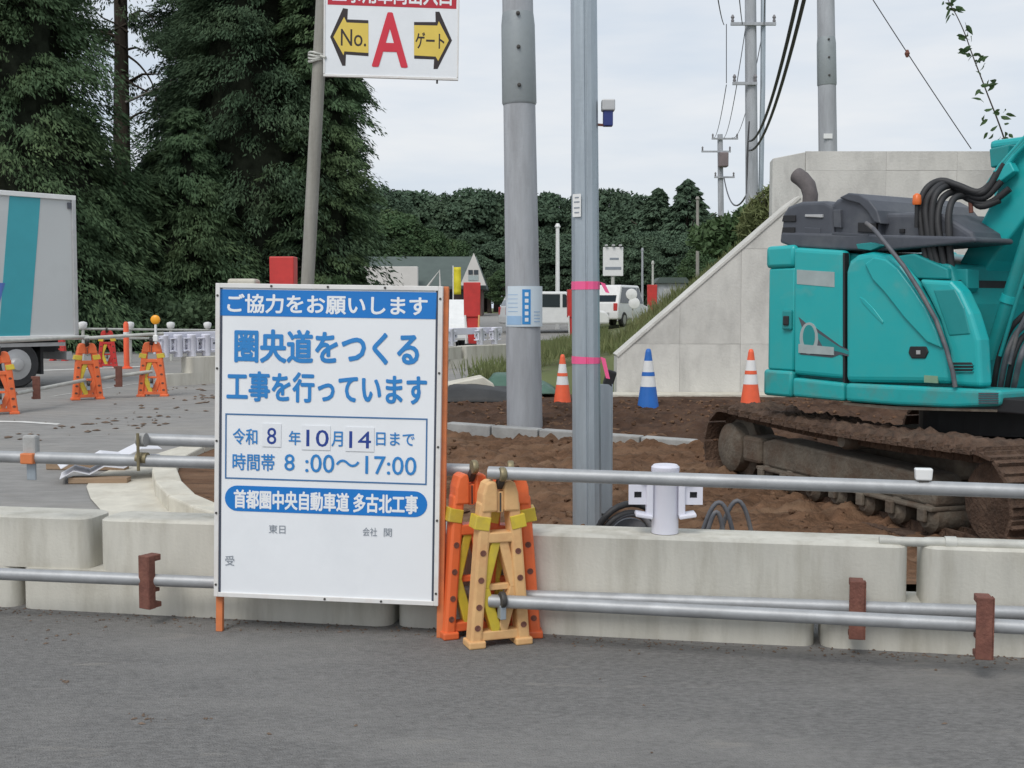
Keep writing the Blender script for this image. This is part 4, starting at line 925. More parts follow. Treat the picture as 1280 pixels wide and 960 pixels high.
panel_('hood_dome', dome, YH + .05, .2, 'hood_grey', .04, seg=4)
panel_('dome_band', [(1048, 247), (1060, 241), (1073, 242.5), (1086, 250), (1096, 263), (1101, 280), (1092, 278), (1084, 265), (1074, 255), (1060, 251)], YH + .02, .26, 'hood_grey', .012)
panel_('dome_recess', [(1072, 278), (1095, 279), (1095, 291), (1072, 290)], YH + .038, YH + .09, 'black', .004)
panel_('hood_rod', [(1040, 290), (1085, 293), (1085, 296), (1040, 293.5)], YH + .0, YH + .03, 'hood_grey', .003)
panel_('hood_flat', [(1096, 304), (1096, 266), (1150, 265), (1178, 267), (1214, 290), (1218, 302)], YH + .12, .15, 'hood_grey', .035)
panel_('hood_latch', [(1149, 285), (1160, 285), (1160, 294), (1149, 294)], YH + .108, YH + .14, 'decal_grey', .006)
panel_('hood_knob', [(1124, 286), (1130, 286), (1130, 291), (1124, 291)], YH + .105, YH + .14, 'black', .002)
panel_('mirror_plate', [(1070, 305), (1088, 303), (1103, 307), (1088, 313), (1072, 311)], YR + .0, YR + .06, 'teal_dark', .004)
# exhaust
e0 = S(1012, 256, -.6); pts = [Vector((*S(a, b, -.6), 0)) for a, b in ((1012, 262), (1013, 244), (1010, 232), (1003, 224), (996, 219))]
MB().tube([(p.x, -.6, p.y) for p in pts], [.06, .062, .064, .066, .066], 16).obj('exhaust_pipe', M['exhaust'], ex, smooth=50)
# long black wiring rod over the side
rod = [(1083, 279, YR - .0), (1092, 286, YR - .05), (1110, 308, YR - .055), (1130, 333, YR - .055), (1150, 364, YR - .055), (1170, 400, YR - .055), (1183, 436, YR - .05), (1191, 465, YR - .045), (1194, 484, YR - .04)]
MB().tube([(S(a, b, y)[0], y, S(a, b, y)[1]) for a, b, y in rod], .016, 10).obj('rubber_rod', M['hose_grey'], ex, smooth=50)
# beacon
p = S(1146, 256, YR + .06)
MB().lathe([(.028, 0), (.032, .015), (.028, .065), (.010, .08)], (p[0], YR + .06, p[1]), 14).obj('beacon', M['beacon'], ex, smooth=50)
MB().tube([(p[0], YR + .06, p[1] - .16), (p[0], YR + .06, p[1])], .014, 8).obj('beacon_stem', M['black'], ex)
# boom
YBm = -.55
bm_ = panel_('boom', [(1190, 345), (1214, 300), (1240, 250), (1263, 200), (1300, 146), (1346, 96), (1400, 60), (1405, 150), (1345, 190), (1300, 248), (1268, 290), (1240, 326), (1218, 362), (1206, 388), (1197, 374)], YBm, YBm + .34, 'teal', .02)
for y_ in (YBm - .06, YBm + .36): panel_('boom_foot', [(1200, 366), (1222, 352), (1232, 400), (1236, 500), (1204, 500)], y_, y_ + .04, 'dark_steel', .008)  # foot plates coloured dark to carry the shade and mud around them
panel_('boom_shade_panel', [(1204, 380), (1240, 350), (1300, 330), (1340, 520), (1206, 520)], -.12, -.06, 'black', .01)  # black sheet added to darken the shaded gap under the boom
panel_('pivot_pin', ellipse(1216, 376, 7, 9, 14), YBm - .07, YBm + .41, 'dark_steel', .004)
def stube(name, pts, r, m, par=ex, n_=10): return MB().tube([(S(a, b, y)[0], y, S(a, b, y)[1]) for a, b, y in pts], r, n_).obj(name, M[m], par, smooth=50)
stube('boom_cylinder', [(1238, 448, YBm - .12), (1262, 372, YBm - .12), (1292, 280, YBm - .12)], .052, 'teal_dark', n_=16)
stube('cylinder_rod', [(1290, 286, YBm - .12), (1330, 165, YBm - .12)], .028, 'silver')
stube('cylinder_band', [(1260, 378, YBm - .12), (1263, 369, YBm - .12)], .06, 'teal', n_=16)
stube('hydraulic_line', [(1250, 445, YBm - .2), (1272, 372, YBm - .2), (1300, 285, YBm - .2)], .014, 'teal_dark')
for k_ in range(4): stube('swing_hose', smooth_pts([(1240 + k_ * 8, 500, YBm - .1), (1248 + k_ * 9, 450, YBm - .16 - k_ * .02), (1264 + k_ * 7, 410 + k_ * 6, YBm - .14), (1290 + k_ * 5, 385 + k_ * 12, YBm - .1)]), .02, 'hose_grey' if k_ % 2 else 'rubber')
stube('hydraulic_line', [(1262, 455, YBm - .22), (1272, 415, YBm - .22), (1290, 380, YBm - .2)], .014, 'hose_grey')
for k in range(5): stube('boom_line', [(1232 + k * 5, 236 - k * 5, YBm + .02 - k * .01 - .05), (1250 + k * 5, 208 - k * 4, YBm - .05), (1278 + k * 5, 176 - k * 3, YBm - .05), (1320 + k * 6, 128, YBm - .05)], .018, 'teal_dark' if k % 2 else 'teal')
panel_('line_clamp', [(1240, 214), (1262, 202), (1268, 214), (1246, 230)], YBm - .09, YBm - .02, 'teal', .01)
panel_('line_clamp', [(1236, 186), (1262, 180), (1258, 205), (1238, 210)], YBm + .1, YBm + .2, 'teal_dark', .012)
hs = [[(1160, 334, -.93), (1152, 288, -.95), (1150, 258, -.94), (1158, 236, -.9), (1176, 226, -.8), (1198, 232, -.76), (1222, 240, -.7), (1240, 228, -.64), (1256, 205, -.62)],
      [(1174, 336, -.92), (1166, 300, -.94), (1165, 262, -.93), (1172, 240, -.88), (1190, 232, -.74), (1212, 244, -.7), (1232, 246, -.66), (1252, 226, -.62)],
      [(1182, 338, -.91), (1177, 310, -.93), (1172, 276, -.92), (1177, 250, -.86), (1193, 240, -.72), (1214, 250, -.68), (1236, 254, -.64), (1262, 236, -.61)],
      [(1190, 342, -.9), (1187, 305, -.92), (1186, 268, -.9), (1193, 248, -.82), (1210, 246, -.68), (1226, 258, -.66), (1250, 250, -.62)],
      [(1167, 335, -.93), (1160, 292, -.95), (1157, 260, -.94), (1165, 240, -.9), (1182, 229, -.78), (1206, 238, -.73), (1230, 240, -.68), (1246, 216, -.63)]]
for h_ in hs: stube('hydraulic_hose', smooth_pts(h_), .024, 'rubber', n_=12)
stube('hose_tag', [(1213, 252, -.68), (1214, 266, -.68)], .016, 'rust')
panel_('hose_sleeve', [(1150, 290), (1182, 292), (1190, 330), (1158, 330)], -.91, -.89, 'hood_grey', .006)
# cab on the far side
cabx0, cabx1, caby0, caby1, cz0, cz1 = -.15, 1.35, .12, 1.08, .95, 2.75
fr_ = MB()
for cx in (cabx0 + .05, cabx1 - .05):
    for cy in (caby0 + .05, caby1 - .05): MB().box((cx, cy, (cz0 + cz1) / 2), (.09, .09, cz1 - cz0)).obj('cab_pillar', M['teal'], ex, bevel=.015)
MB().box(((cabx0 + cabx1) / 2, (caby0 + caby1) / 2, cz1 + .03), (cabx1 - cabx0 + .05, caby1 - caby0 + .05, .08)).obj('cab_roof', M['teal'], ex, bevel=.03)
MB().box(((cabx0 + cabx1) / 2, (caby0 + caby1) / 2, cz0 + .35), (cabx1 - cabx0 - .02, caby1 - caby0 - .02, .7)).obj('cab_base', M['teal'], ex, bevel=.02)
for cx in (cabx0 + .05, cabx1 - .05): MB().box((cx, (caby0 + caby1) / 2, 2.2), (.02, caby1 - caby0 - .2, .95)).obj('cab_window', M['glass'], ex)
for cy in (caby0 + .05, caby1 - .05): MB().box(((cabx0 + cabx1) / 2, cy, 2.2), (cabx1 - cabx0 - .2, .02, .95)).obj('cab_window', M['glass'], ex)
# deck in front and slew ring
MB().box((.35, -.1, .90), (1.7, 1.9, .10)).obj('deck', M['black'], ex, bevel=.01)
MB().lathe([(.55, .62), (.55, .86)], (0, 0, 0), 32).obj('slew_ring', M['black'], ex)
# undercarriage (own heading)
UA = math.atan2(-.949, .316) - ET; UM = Matrix.Rotation(UA, 4, 'Z') @ Matrix.Translation((-.27, 0, -.08))
def um(mb): mb.v = [tuple(UM @ Vector(v)) for v in mb.v]; return mb
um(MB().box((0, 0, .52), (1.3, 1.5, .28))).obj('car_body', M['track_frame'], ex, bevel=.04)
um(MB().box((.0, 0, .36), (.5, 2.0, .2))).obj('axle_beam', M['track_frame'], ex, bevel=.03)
TRK, TRL, TRR = 1.05, 1.62, .31                      # half gauge, half length between wheel centres, pitch radius
def path(s):                                           # arc length -> (x,z,angle); top run left to right
    L1 = 2 * TRL; C1 = math.pi * TRR; tot = 2 * L1 + 2 * C1; s %= tot
    if s < L1: x = -TRL + s; return x, 2 * TRR - .035 * math.sin(math.pi * s / L1), 0
    s -= L1
    if s < C1: a = s / TRR; return TRL + TRR * math.sin(a), TRR + TRR * math.cos(a), -a
    s -= C1
    if s < L1: return TRL - s, 0, math.pi
    s -= L1; a = s / TRR; return -TRL - TRR * math.sin(a), TRR - TRR * math.cos(a), math.pi - a
tot = 4 * TRL + 2 * math.pi * TRR; NS = 46
shoe = MB().box((0, 0, .012), (tot / NS * .93, .50, .024)); shoe.prism([(-.055, .024), (-.035, .024), (-.04, .052), (-.05, .052)], -.25, .25); shoe.prism([(.02, .024), (.04, .024), (.035, .046), (.025, .046)], -.25, .25)
shoe_me = shoe.mesh('track_shoe'); shoe_me.materials.append(M['shaded_track_mud'])
lnk = MB()
for yy in (-.07, .07): lnk.box((0, yy, -.035), (tot / NS * .96, .03, .07)); lnk.tube([(-.05, yy - .02, -.035), (-.05, yy + .02, -.035)], .03, 8)
lnk_me = lnk.mesh('chain_link'); lnk_me.materials.append(M['shaded_track_mud'])
for sd in (-1, 1):
    for k in range(NS):
        x, z, a = path(tot * k / NS); zz = z + .09
        mm = UM @ Matrix.Translation((x, sd * TRK, zz)) @ Matrix.Rotation(-a, 4, 'Y')
        for nm, me_ in (('track_shoe', shoe_me), ('chain_link', lnk_me)):
            o = bpy.data.objects.new(nm, me_); COL.objects.link(o); o.parent = ex; o.matrix_local = mm
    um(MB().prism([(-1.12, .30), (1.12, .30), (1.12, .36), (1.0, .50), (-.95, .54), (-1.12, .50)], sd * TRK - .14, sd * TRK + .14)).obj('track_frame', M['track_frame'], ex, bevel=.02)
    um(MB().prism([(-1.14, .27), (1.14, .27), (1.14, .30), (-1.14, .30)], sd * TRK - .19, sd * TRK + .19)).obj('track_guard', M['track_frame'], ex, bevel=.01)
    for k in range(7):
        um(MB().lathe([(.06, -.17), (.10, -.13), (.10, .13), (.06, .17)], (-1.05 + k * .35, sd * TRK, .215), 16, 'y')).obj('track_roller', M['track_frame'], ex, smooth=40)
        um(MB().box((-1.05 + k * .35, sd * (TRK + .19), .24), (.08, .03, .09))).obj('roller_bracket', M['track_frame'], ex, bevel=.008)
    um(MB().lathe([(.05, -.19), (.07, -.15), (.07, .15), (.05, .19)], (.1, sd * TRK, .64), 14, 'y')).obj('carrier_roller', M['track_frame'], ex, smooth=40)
    um(MB().lathe([(.10, -.13), (.26, -.10), (.30, -.05), (.30, .05), (.26, .10), (.10, .13)], (TRL, sd * TRK, TRR + .09), 24, 'y')).obj('idler', M['shaded_track_mud'], ex, smooth=40)
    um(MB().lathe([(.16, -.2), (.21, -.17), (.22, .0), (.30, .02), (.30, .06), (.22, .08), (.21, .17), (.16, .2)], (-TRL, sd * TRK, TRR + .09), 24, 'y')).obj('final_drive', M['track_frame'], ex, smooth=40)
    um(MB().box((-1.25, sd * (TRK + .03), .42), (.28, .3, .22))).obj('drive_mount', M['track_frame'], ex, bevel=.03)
    # packed mud on the upper run
    md = MB(); n1, n2 = 110, 16
    for j in range(n2):
        for i in range(n1):
            x = -TRL + 2 * TRL * i / (n1 - 1); y = sd * TRK - .24 + .48 * j / (n2 - 1); e = min(1, min(i, n1 - 1 - i, ) / 2, min(j, n2 - 1 - j) / 2.0)
            md.v.append(tuple(UM @ Vector((x, y, 2 * TRR + .09 - .035 * math.sin(math.pi * i / (n1 - 1)) + e * (.06 + .03 * fbm(x, y, 5, 3) + .06 * abs(fbm(x, y, 17, 1)))))))
    md.f = [(j * n1 + i, j * n1 + i + 1, (j + 1) * n1 + i + 1, (j + 1) * n1 + i) for j in range(n2 - 1) for i in range(n1 - 1)]
    md.obj('packed_mud', M['shaded_track_mud'], ex, smooth=60)
# dozer blade arms at the near end
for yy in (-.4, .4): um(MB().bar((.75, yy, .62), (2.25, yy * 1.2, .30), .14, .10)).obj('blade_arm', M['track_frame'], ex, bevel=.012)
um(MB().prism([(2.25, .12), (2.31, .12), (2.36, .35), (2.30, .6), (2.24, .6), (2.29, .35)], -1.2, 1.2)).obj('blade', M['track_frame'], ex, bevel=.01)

# ================================================================== TRUCK
TD = Vector((.65, .76, 0)).normalized(); tr_ang = math.atan2(TD.y, TD.x)       # local +x towards the tail
rear = Vector((X(96, 20.2), 20.2, G(20.2)))
trk = thing('box_truck', 'white box truck with a teal stripe on its side, on the side road', 'truck', rear, tr_ang)
zb_, zt_ = .78, 3.16
# local y<0 is the side that faces the camera
MB().box((-2.9, 1.06, (zb_ + zt_) / 2), (5.8, 2.12, zt_ - zb_)).obj('cargo_box', M['truck_white'], trk, bevel=.02)
for z in (zt_ - .03, zb_ + .03): MB().box((-2.9, -.012, z), (5.82, .05, .08)).obj('box_rail', M['white_paint'], trk, bevel=.008)
MB().box((-.03, -.014, (zb_ + zt_) / 2), (.07, .054, zt_ - zb_ - .14)).obj('corner_post', M['silver'], trk, bevel=.008)
MB().box((-.10, -.013, zt_ - .16), (.06, .03, .10)).obj('marker_lamp', M['hood_grey'], trk)
for x, ww, m in ((-.98, .52, 'truck_teal'), (-1.55, .4, 'truck_blue')):
    z0_, z1_ = (zb_ + .07, zt_ - .07) if m == 'truck_teal' else ((1.9, 2.75) if ww < .2 else (.95, 1.7))
    MB().prism([(x - ww / 2 - .12, z0_), (x + ww / 2 - .12, z0_), (x + ww / 2 + .12, z1_), (x - ww / 2 + .12, z1_)], -.006, .004).obj('livery_stripe', M[m], trk)
for yy in (.5, 1.6): MB().box((-3.4, yy, .66), (6.6, .09, .2)).obj('chassis_rail', M['black'], trk)
MB().box((-.12, 1.06, .5), (.1, 2.0, .14)).obj('rear_bumper', M['silver'], trk, bevel=.01)
MB().box((-1.0, .06, .70), (1.6, .05, .06)).obj('side_guard', M['silver'], trk)
MB().box((-3.4, .1, .55), (1.6, .05, .3)).obj('side_guard', M['silver'], trk)
MB().box((-.52, .5, .45), (.05, .55, .5)).obj('mud_flap', M['rubber'], trk)
for x in (-1.05, -6.2):
    for yy in (.16, 1.96):
        wl = thing  # wheel: tyre with rim as sub-part
        ty = MB().lathe([(.26, -.11), (.35, -.125), (.385, -.09), (.385, .09), (.35, .125), (.26, .11)], (x, yy, .385), 28, 'y').obj('tyre', M['rubber'], trk, smooth=40)
        sg = -1 if yy < 1 else 1
        MB().lathe([(.255, -.02), (.25, .03), (.12, .05), (.09, .10), (.03, .11)] if sg < 0 else [(.255, .02), (.25, -.03), (.12, -.05), (.09, -.10), (.03, -.11)], (x, yy + sg * .08, .385), 24, 'y').obj('rim', M['silver'], ty, smooth=40)
MB().prism([(-5.9, .45), (-7.35, .45), (-7.4, 1.2), (-7.2, 1.9), (-6.9, 2.25), (-5.9, 2.3)], .05, 2.07).obj('cab', M['white_paint'], trk, bevel=.05)
MB().prism([(-7.36, 1.3), (-7.42, 1.3), (-7.24, 1.9), (-7.18, 1.9)], .2, 1.92).obj('windscreen', M['glass'], trk)
for yy in (.04, 2.08): MB().prism([(-6.2, 1.35), (-7.15, 1.35), (-7.0, 1.95), (-6.2, 2.0)], yy - .01, yy + .01).obj('side_window', M['glass'], trk)

# ================================================================== RED BANNER BOXES, CARS, HOUSE, SIGNS
def red_box(label, px, py_top, d, base_z):
    zt = U(px, py_top, d).z; H_ = zt - base_z; t = thing('banner_box', label, 'banner stand', (X(px, d), d, base_z), random.uniform(-.2, .2), 'tall red banner boxes')
    MB().prism([(-.18, H_ * .45), (.18, H_ * .45), (.19, H_), (-.19, H_)], -.13, .13).obj('upper_box', M['plastic_red'], t, bevel=.015)
    MB().prism([(-.08, .02), (.10, .02), (.15, H_ * .45), (-.13, H_ * .45)], -.10, .10).obj('lower_box', M['plastic_red'], t, bevel=.012)
    for s in (-1, 1): MB().tube([(s * .13, -.14, 0), (s * .155, -.14, H_ * .48)], .022, 8).obj('pole', M['white_paint'] if s < 0 else M['plastic_faded'], t)
    MB().box((0, 0, .01), (.34, .34, .06)).obj('foot', M['black'], t, bevel=.01)
red_box('red banner box rising just behind the top of the notice board', 355, 321, 18.5, G(18.5))
red_box('red banner box on the far blocks between the yellow banner and grey pole', 590, 353, 27.0, G(27) + .45)
red_box('red banner box peeking out behind the pink taped post', 716, 362, 40, G(40) + .1)
red_box('red banner box far off near the round traffic mirror', 815, 356, 46, G(46) + .35)
rb = MB().box((0, 0, 0), (.42, .4, .12)).obj('wrapped_bundle', M['kerb_concrete'], bevel=.04); rb.location = U(305, 352, 18.2); 

tag(rb, 'pale wrapped bundle showing over the top left of the notice board', 'bundle'); rb.location.z -= .02
MB().box((0, 0, 0), (.10, .10, .1))
bs = MB().tube([(0, 0, 0), (0, 0, U(305, 356, 18.2).z - G(18.2))], .05, 10).obj('stand', M['pipe_dull'], rb); bs.location = (0, 0, -(rb.location.z - G(18.2)))

def car(label, px, d, rotz, tall=1.5, L_=3.9, cat='car', paint='white_paint'):
    t = thing('parked_car', label, cat, (X(px, d), d, G(d)), rotz, 'white vehicles on the far road'); h = tall
    prof = [(-L_ / 2, .32), (L_ / 2, .32), (L_ / 2, .62), (L_ / 2 - .15, .80), (L_ / 2 - .95, .92), (L_ / 2 - 1.65, h), (-L_ / 2 + .35, h), (-L_ / 2 + .05, .95), (-L_ / 2, .6)]
    MB().prism(prof, -.78, .78).obj('body', M[paint], t, bevel=.07)
    for s in (-1, 1):
        MB().prism([(L_ / 2 - 1.75, h - .10), (L_ / 2 - 1.15, .96), (.15, .96), (.15, h - .10)], s * .785 - .008, s * .785 + .008).obj('side_window', M['glass'], t)
        MB().prism([(.05, h - .10), (.05, .96), (-L_ / 2 + .25, .98), (-L_ / 2 + .48, h - .10)], s * .785 - .008, s * .785 + .008).obj('side_window', M['glass'], t)
        for x in (-L_ / 2 + .72, L_ / 2 - .72):
            ty = MB().lathe([(.19, -.08), (.29, -.09), (.31, -.06), (.31, .06), (.29, .09), (.19, .08)], (x, s * .72, .31), 20, 'y').obj('tyre', M['rubber'], t, smooth=40)
            MB().lathe([(.19, -.02), (.06, .02)] if s > 0 else [(.19, .02), (.06, -.02)], (x, s * .79, .31), 16, 'y').obj('rim', M['silver'], ty)
        MB().box((L_ / 2 - .04, s * .58, .70), (.1, .28, .14)).obj('headlight', M['silver'], t, bevel=.02)
        MB().box((-L_ / 2 + .03, s * .66, .82), (.08, .16, .3)).obj('tail_light', M['plastic_red'], t, bevel=.02)
    MB().bar((L_ / 2 - 1.02, 0, .97), (L_ / 2 - 1.58, 0, h - .07), .012, 1.35).obj('windscreen', M['glass'], t)
    MB().bar((-L_ / 2 + .08, 0, 1.02), (-L_ / 2 + .33, 0, h - .08), .012, 1.3).obj('rear_window', M['glass'], t)
    return t
car('small white van just right of the notice board edge', 554, 36, R(-75), 1.5, 3.3, 'van')
car('white car between the grey utility pole and the pink taped post', 692, 46, R(12), 1.55, 4.0)
car('white car right of the pink taped post under the white sign', 772, 50, R(65), 1.7, 4.2)

# house
hd_ = 75; hx0, hx1 = X(430, hd_), X(612, hd_); zr = U(500, 318, hd_).z; ze = U(500, 356, hd_).z; zg_ = G(hd_)
hs_ = thing('house', 'low house with a long grey green roof and white gable', 'house', ((hx0 + hx1) / 2, hd_, zg_), R(0)); hw = (hx1 - hx0) / 2; rz_, ez_ = zr - zg_, ze - zg_
MB().box((0, 3.2, ez_ / 2), (2 * hw - 1, 6, ez_)).obj('wall', M['brown_wall'], hs_)
rf_ = MB().add([(-hw, -.6, ez_ - .1), (hw - .2, -.6, ez_ - .1), (hw - .9, 3.2, rz_), (-hw, 3.2, rz_), (-hw, 7, ez_ - .1), (hw - .2, 7, ez_ - .1), (-hw, -.6, ez_ - .28), (hw - .2, -.6, ez_ - .28), (-hw, 7, ez_ - .28), (hw - .2, 7, ez_ - .28)], [(0, 1, 2, 3), (3, 2, 5, 4), (0, 6, 7, 1), (4, 5, 9, 8), (6, 8, 9, 7), (1, 7, 9, 5, 2), (0, 3, 4, 8, 6)]).obj('roof', M['roof'], hs_)
gbx = hw - .95
gb = MB().prism([(gbx - .85, ez_ - .05), (gbx + .75, ez_ - .05), (gbx + .0, rz_ + .05)], -.95, -.75).obj('gable', M['plaster'], hs_)
for s in (-.17, .17): MB().box((gbx + s - .03, -.97, ez_ + .75), (.27, .04, .28)).obj('gable_window', M['glass'], gb)
MB().box((gbx - .03, -.97, ez_ + .4), (.62, .04, .3)).obj('gable_panel', M['decal_grey'], gb)
MB().box((-hw + 1.9 + .6, -.9, ez_ - .25 + .5), (4.4, .6, 1.7)).obj('white_annex', M['plaster'], hs_, bevel=.03)
MB().tube([(.7, -1.2, ez_ - .2), (1.5, -1.2, ez_ + .85), (1.55, -1.2, ez_ - .6)], .07, 8).obj('bracket', M['plaster'], hs_)
for k in range(4): MB().box((-1.5 + k * 1.6, .18, ez_ * .5), (1.0, .06, 1.1)).obj('window', M['glass'], hs_)
# yellow banner
yb = thing('banner', 'narrow yellow upright banner beside the house gable', 'banner', (X(571, 40), 40, G(40)))
zt = U(571, 334, 40).z - G(40); zl = U(571, 368, 40).z - G(40)
MB().tube([(-.12, 0, 0), (-.12, 0, zt + .05)], .02, 8).obj('pole', M['white_paint'], yb)
fb = MB(); nb = 9
for k in range(nb): z = zl + (zt - zl) * k / (nb - 1); fb.v += [(-.11, .0, z), (.14, .03 * math.sin(k * 1.3), z)]
fb.f = [(2 * k, 2 * k + 1, 2 * k + 3, 2 * k + 2) for k in range(nb - 1)]
o = fb.obj('cloth', M['banner_yellow'], yb, smooth=60); o.modifiers.new('thickness', 'SOLIDIFY').thickness = .01
# white sign board with lamps
sb_ = thing('roadside_sign', 'white roadside sign with three small lamps on top, right of the taped post', 'sign', (X(766, 60), 60, G(60)))
za, zc = U(766, 345, 60).z - G(60), U(766, 309, 60).z - G(60)
q = MB().box((0, 0, (za + zc) / 2), (1.0, .2, zc - za)).obj('panel', M['white_paint'], sb_, bevel=.02)
MB().box((0, -.105, za + .38), (.8, .012, .14)).obj('print_block', M['letter_grey'], q); MB().box((.05, -.105, za + .85), (.45, .012, .1)).obj('print_block', M['letter_grey'], q)
for s in (-.35, 0, .35): MB().box((s, -.1, zc + .08), (.14, .3, .08)).obj('lamp', M['silver'], sb_, bevel=.02)
MB().tube([(0, .05, 0), (0, .05, za + .1)], .09, 10).obj('post', M['pipe_dull'], sb_)
mr = thing('traffic_mirror', 'pair of pale round traffic mirrors on one post far off', 'traffic mirror', (X(791, 44), 44, G(44)))
for py, s in ((368, -.05), (379, .05)): MB().lathe([(.02, -.03), (.20, -.02), (.21, .0), (.20, .03), (.05, .06)], (s, 0, U(791, py, 44).z - G(44)), 20, 'y').obj('mirror', M['white_paint'], mr, smooth=40)
MB().tube([(0, .06, 0), (0, .06, U(791, 364, 44).z - G(44))], .03, 8).obj('post', M['pipe_dull'], mr)
hut = thing('small_hut', 'small grey hut with pale roof edge beyond the grass bank', 'hut', (X(838, 55), 55, G(55)))
MB().box((0, 0, .9), (1.3, 1.3, 1.8)).obj('wall', M['pole_concrete'], hut, bevel=.03); MB().prism([(-.8, 1.8), (.8, 1.8), (.6, 2.05), (-.6, 2.05)], -.8, .8).obj('roof', M['roof'], hut); MB().box((-.15, -.66, .8), (.5, .04, 1.5)).obj('door', M['silver'], hut)

# thin far poles
def thin_pole(label, px, py_t, d, r, m='pole_concrete', px_b=None):
    b = Vector((X(px_b or px, d), d, G(d))); tp_ = U(px, py_t, d)
    t = thing('lamp_pole', label, 'pole', b, 0, 'slim poles on the far road'); MB().tube([(0, 0, 0), tp_ - b], r, 10, r2=r * .75).obj('shaft', M[m], t, smooth=50)
    MB().lathe([(r * .9, 0), (r * 1.2, .05), (r * .6, .18)], tuple(tp_ - b), 10).obj('top_cap', M[m], t, smooth=50)
thin_pole('slim white pole between the grey pole and the taped post', 697, 285, 48, .10, 'white_paint')
thin_pole('slim dark pole just right of the white roadside sign', 803, 314, 65, .07)
thin_pole('short slim pole above the far red banner box', 816, 331, 52, .06, 'pipe_dull')
thin_pole('tall slim grey green pole left of the utility poles', 872, 250, 62, .10, 'sign_pole')

# utility poles on the right
def arm(par, z, x0, x1, y=0, ins=2):
    a_ = MB().box(((x0 + x1) / 2, y, z), (x1 - x0, .08, .08)).obj('crossarm', M['pole_concrete'], par)
    for k in range(ins):
        x = x0 + (x1 - x0) * (k / (ins - 1) if ins > 1 else 0); x = min(max(x, x0 + .05), x1 - .05)
        MB().lathe([(.03, .04), (.05, .08), (.03, .13), (.055, .18), (.02, .25)], (x, y, z), 10).obj('insulator', M['insulator'], a_, smooth=50)
ud = 34; b = Vector((X(941, ud), ud, 1.2)); tp_ = U(937.5, -90, ud)
up = thing('utility_pole', 'tall concrete utility pole with crossarms above the wing wall', 'utility pole', b)
d_ = tp_ - b; MB().tube([(0, 0, 0), d_ / 2, d_], .19, 20, r2=.15).obj('shaft', M['pole_concrete'], up, smooth=50)
for py, x0, x1 in ((32, -.75, .50), (106, -.68, .0)):
    arm(up, U(938, py, ud).z - b.z, x0, x1, -.2)
MB().tube([(.17, -.05, 3.2), (.19, -.05, d_.z * .6), (.16, -.05, d_.z)], .07, 10).obj('cable_duct', M['galvanised'], up, smooth=50)
MB().tube([(-.20, -.06, 3.6), (-.22, -.1, 4.6), (-.18, -.12, 5.6)], .035, 8).obj('cable', M['wire'], up, smooth=50)
ud2 = 60; b2 = Vector((X(903, ud2), ud2, G(60))); tp2 = U(900, 168, ud2)
up2 = thing('utility_pole', 'smaller distant utility pole with transformer box', 'utility pole', b2); d2_ = tp2 - b2
MB().tube([(0, 0, 0), d2_], .17, 14, r2=.13).obj('shaft', M['pole_concrete'], up2, smooth=50)
for py, x0, x1 in ((174, -.65, .65), (190, -1.15, .3), (222, -.5, .5)): arm(up2, U(900, py, ud2).z - b2.z, x0, x1, -.18)
MB().box((-.1, -.35, U(898, 201, ud2).z - b2.z), (.45, .5, .7)).obj('transformer', M['transformer'], up2, bevel=.05)
ud3 = 25; b3_ = Vector((X(1035, ud3), ud3, 3.0)); tp3 = U(1031, -80, ud3); s3 = U(1034, 106, ud3).z - 3.0
big_pole('utility_pole', 'grey jointed pole rising behind the top of the wing wall', b3_, tp3, .195, .17, s3, [s3 + .16, s3 + .52, s3 + .88])
t = MB().box((0, 0, 0), (.18, .01, .10)).obj('pole_label', M['white_paint']); t.location = U(1035, 170, ud3 - .21); tag(t, 'small white label on the jointed pole above the wall', 'label')
# wires
def wire(label, a, b, sag, r=.012, group='overhead wires', m='wire'):
    a, b = Vector(a), Vector(b); pts = [a.lerp(b, k / 16) + Vector((0, 0, -4 * sag * (k / 16) * (1 - k / 16))) for k in range(17)]
    tag(MB().tube(pts, r, 6).obj('overhead_wire', M[m], smooth=60), label, 'wire', group)
wire('wire from the tall pole left insulator up out of view', U(905, 31, ud), U(892, -40, 20), .15)
wire('wire from the tall pole lower arm up to the upper arm', U(908, 30, ud), U(908, 104, ud), .0)
wire('wire from the tall pole inner lower insulator upward', U(921, 104, ud), U(934, 20, ud), .05)
wire('outer wire between the tall pole and the transformer pole', U(908, 106, ud), U(893, 172, ud2), .3)
wire('inner wire between the tall pole and the transformer pole', U(921, 106, ud), U(905, 172, ud2), .3)
wire('wire from the tall pole right arm down to the transformer pole', U(955, 30, ud), U(915, 172, ud2), .9)
wire('wire left of the tall pole leaving the picture at the top', U(928, 30, ud), U(921, -40, 22), .1)
wire('wire right of the tall pole leaving the picture at the top', U(955, 30, ud), U(957, -40, 22), .1)
for k, (a, b) in enumerate((((936, 176), (998, -8)), ((937, 188), (1007, -8)))):
    wire(['upper thick cable swooping up from the tall utility pole', 'lower thick cable swooping up from the tall utility pole'][k], U(*a, ud - .3), U(*b, 17), .55, .03, 'thick cables')
wire('cable bundle running down from the tall pole to the transformer pole', U(935, 240, ud), U(905, 222, ud2), .8, .03, 'thick cables')
wire('thin guy wire crossing the sky above the wing wall', U(1085, -10, 20), U(1214, 186, 20.5), .02, .008)
t = MB().lathe([(.02, -.06), (.045, 0), (.02, .06)], tuple(U(1134, 67, 20.1)), 10).obj('guy_insulator', M['rust'], smooth=40); tag(t, 'small knob insulator on the thin guy wire', 'insulator')

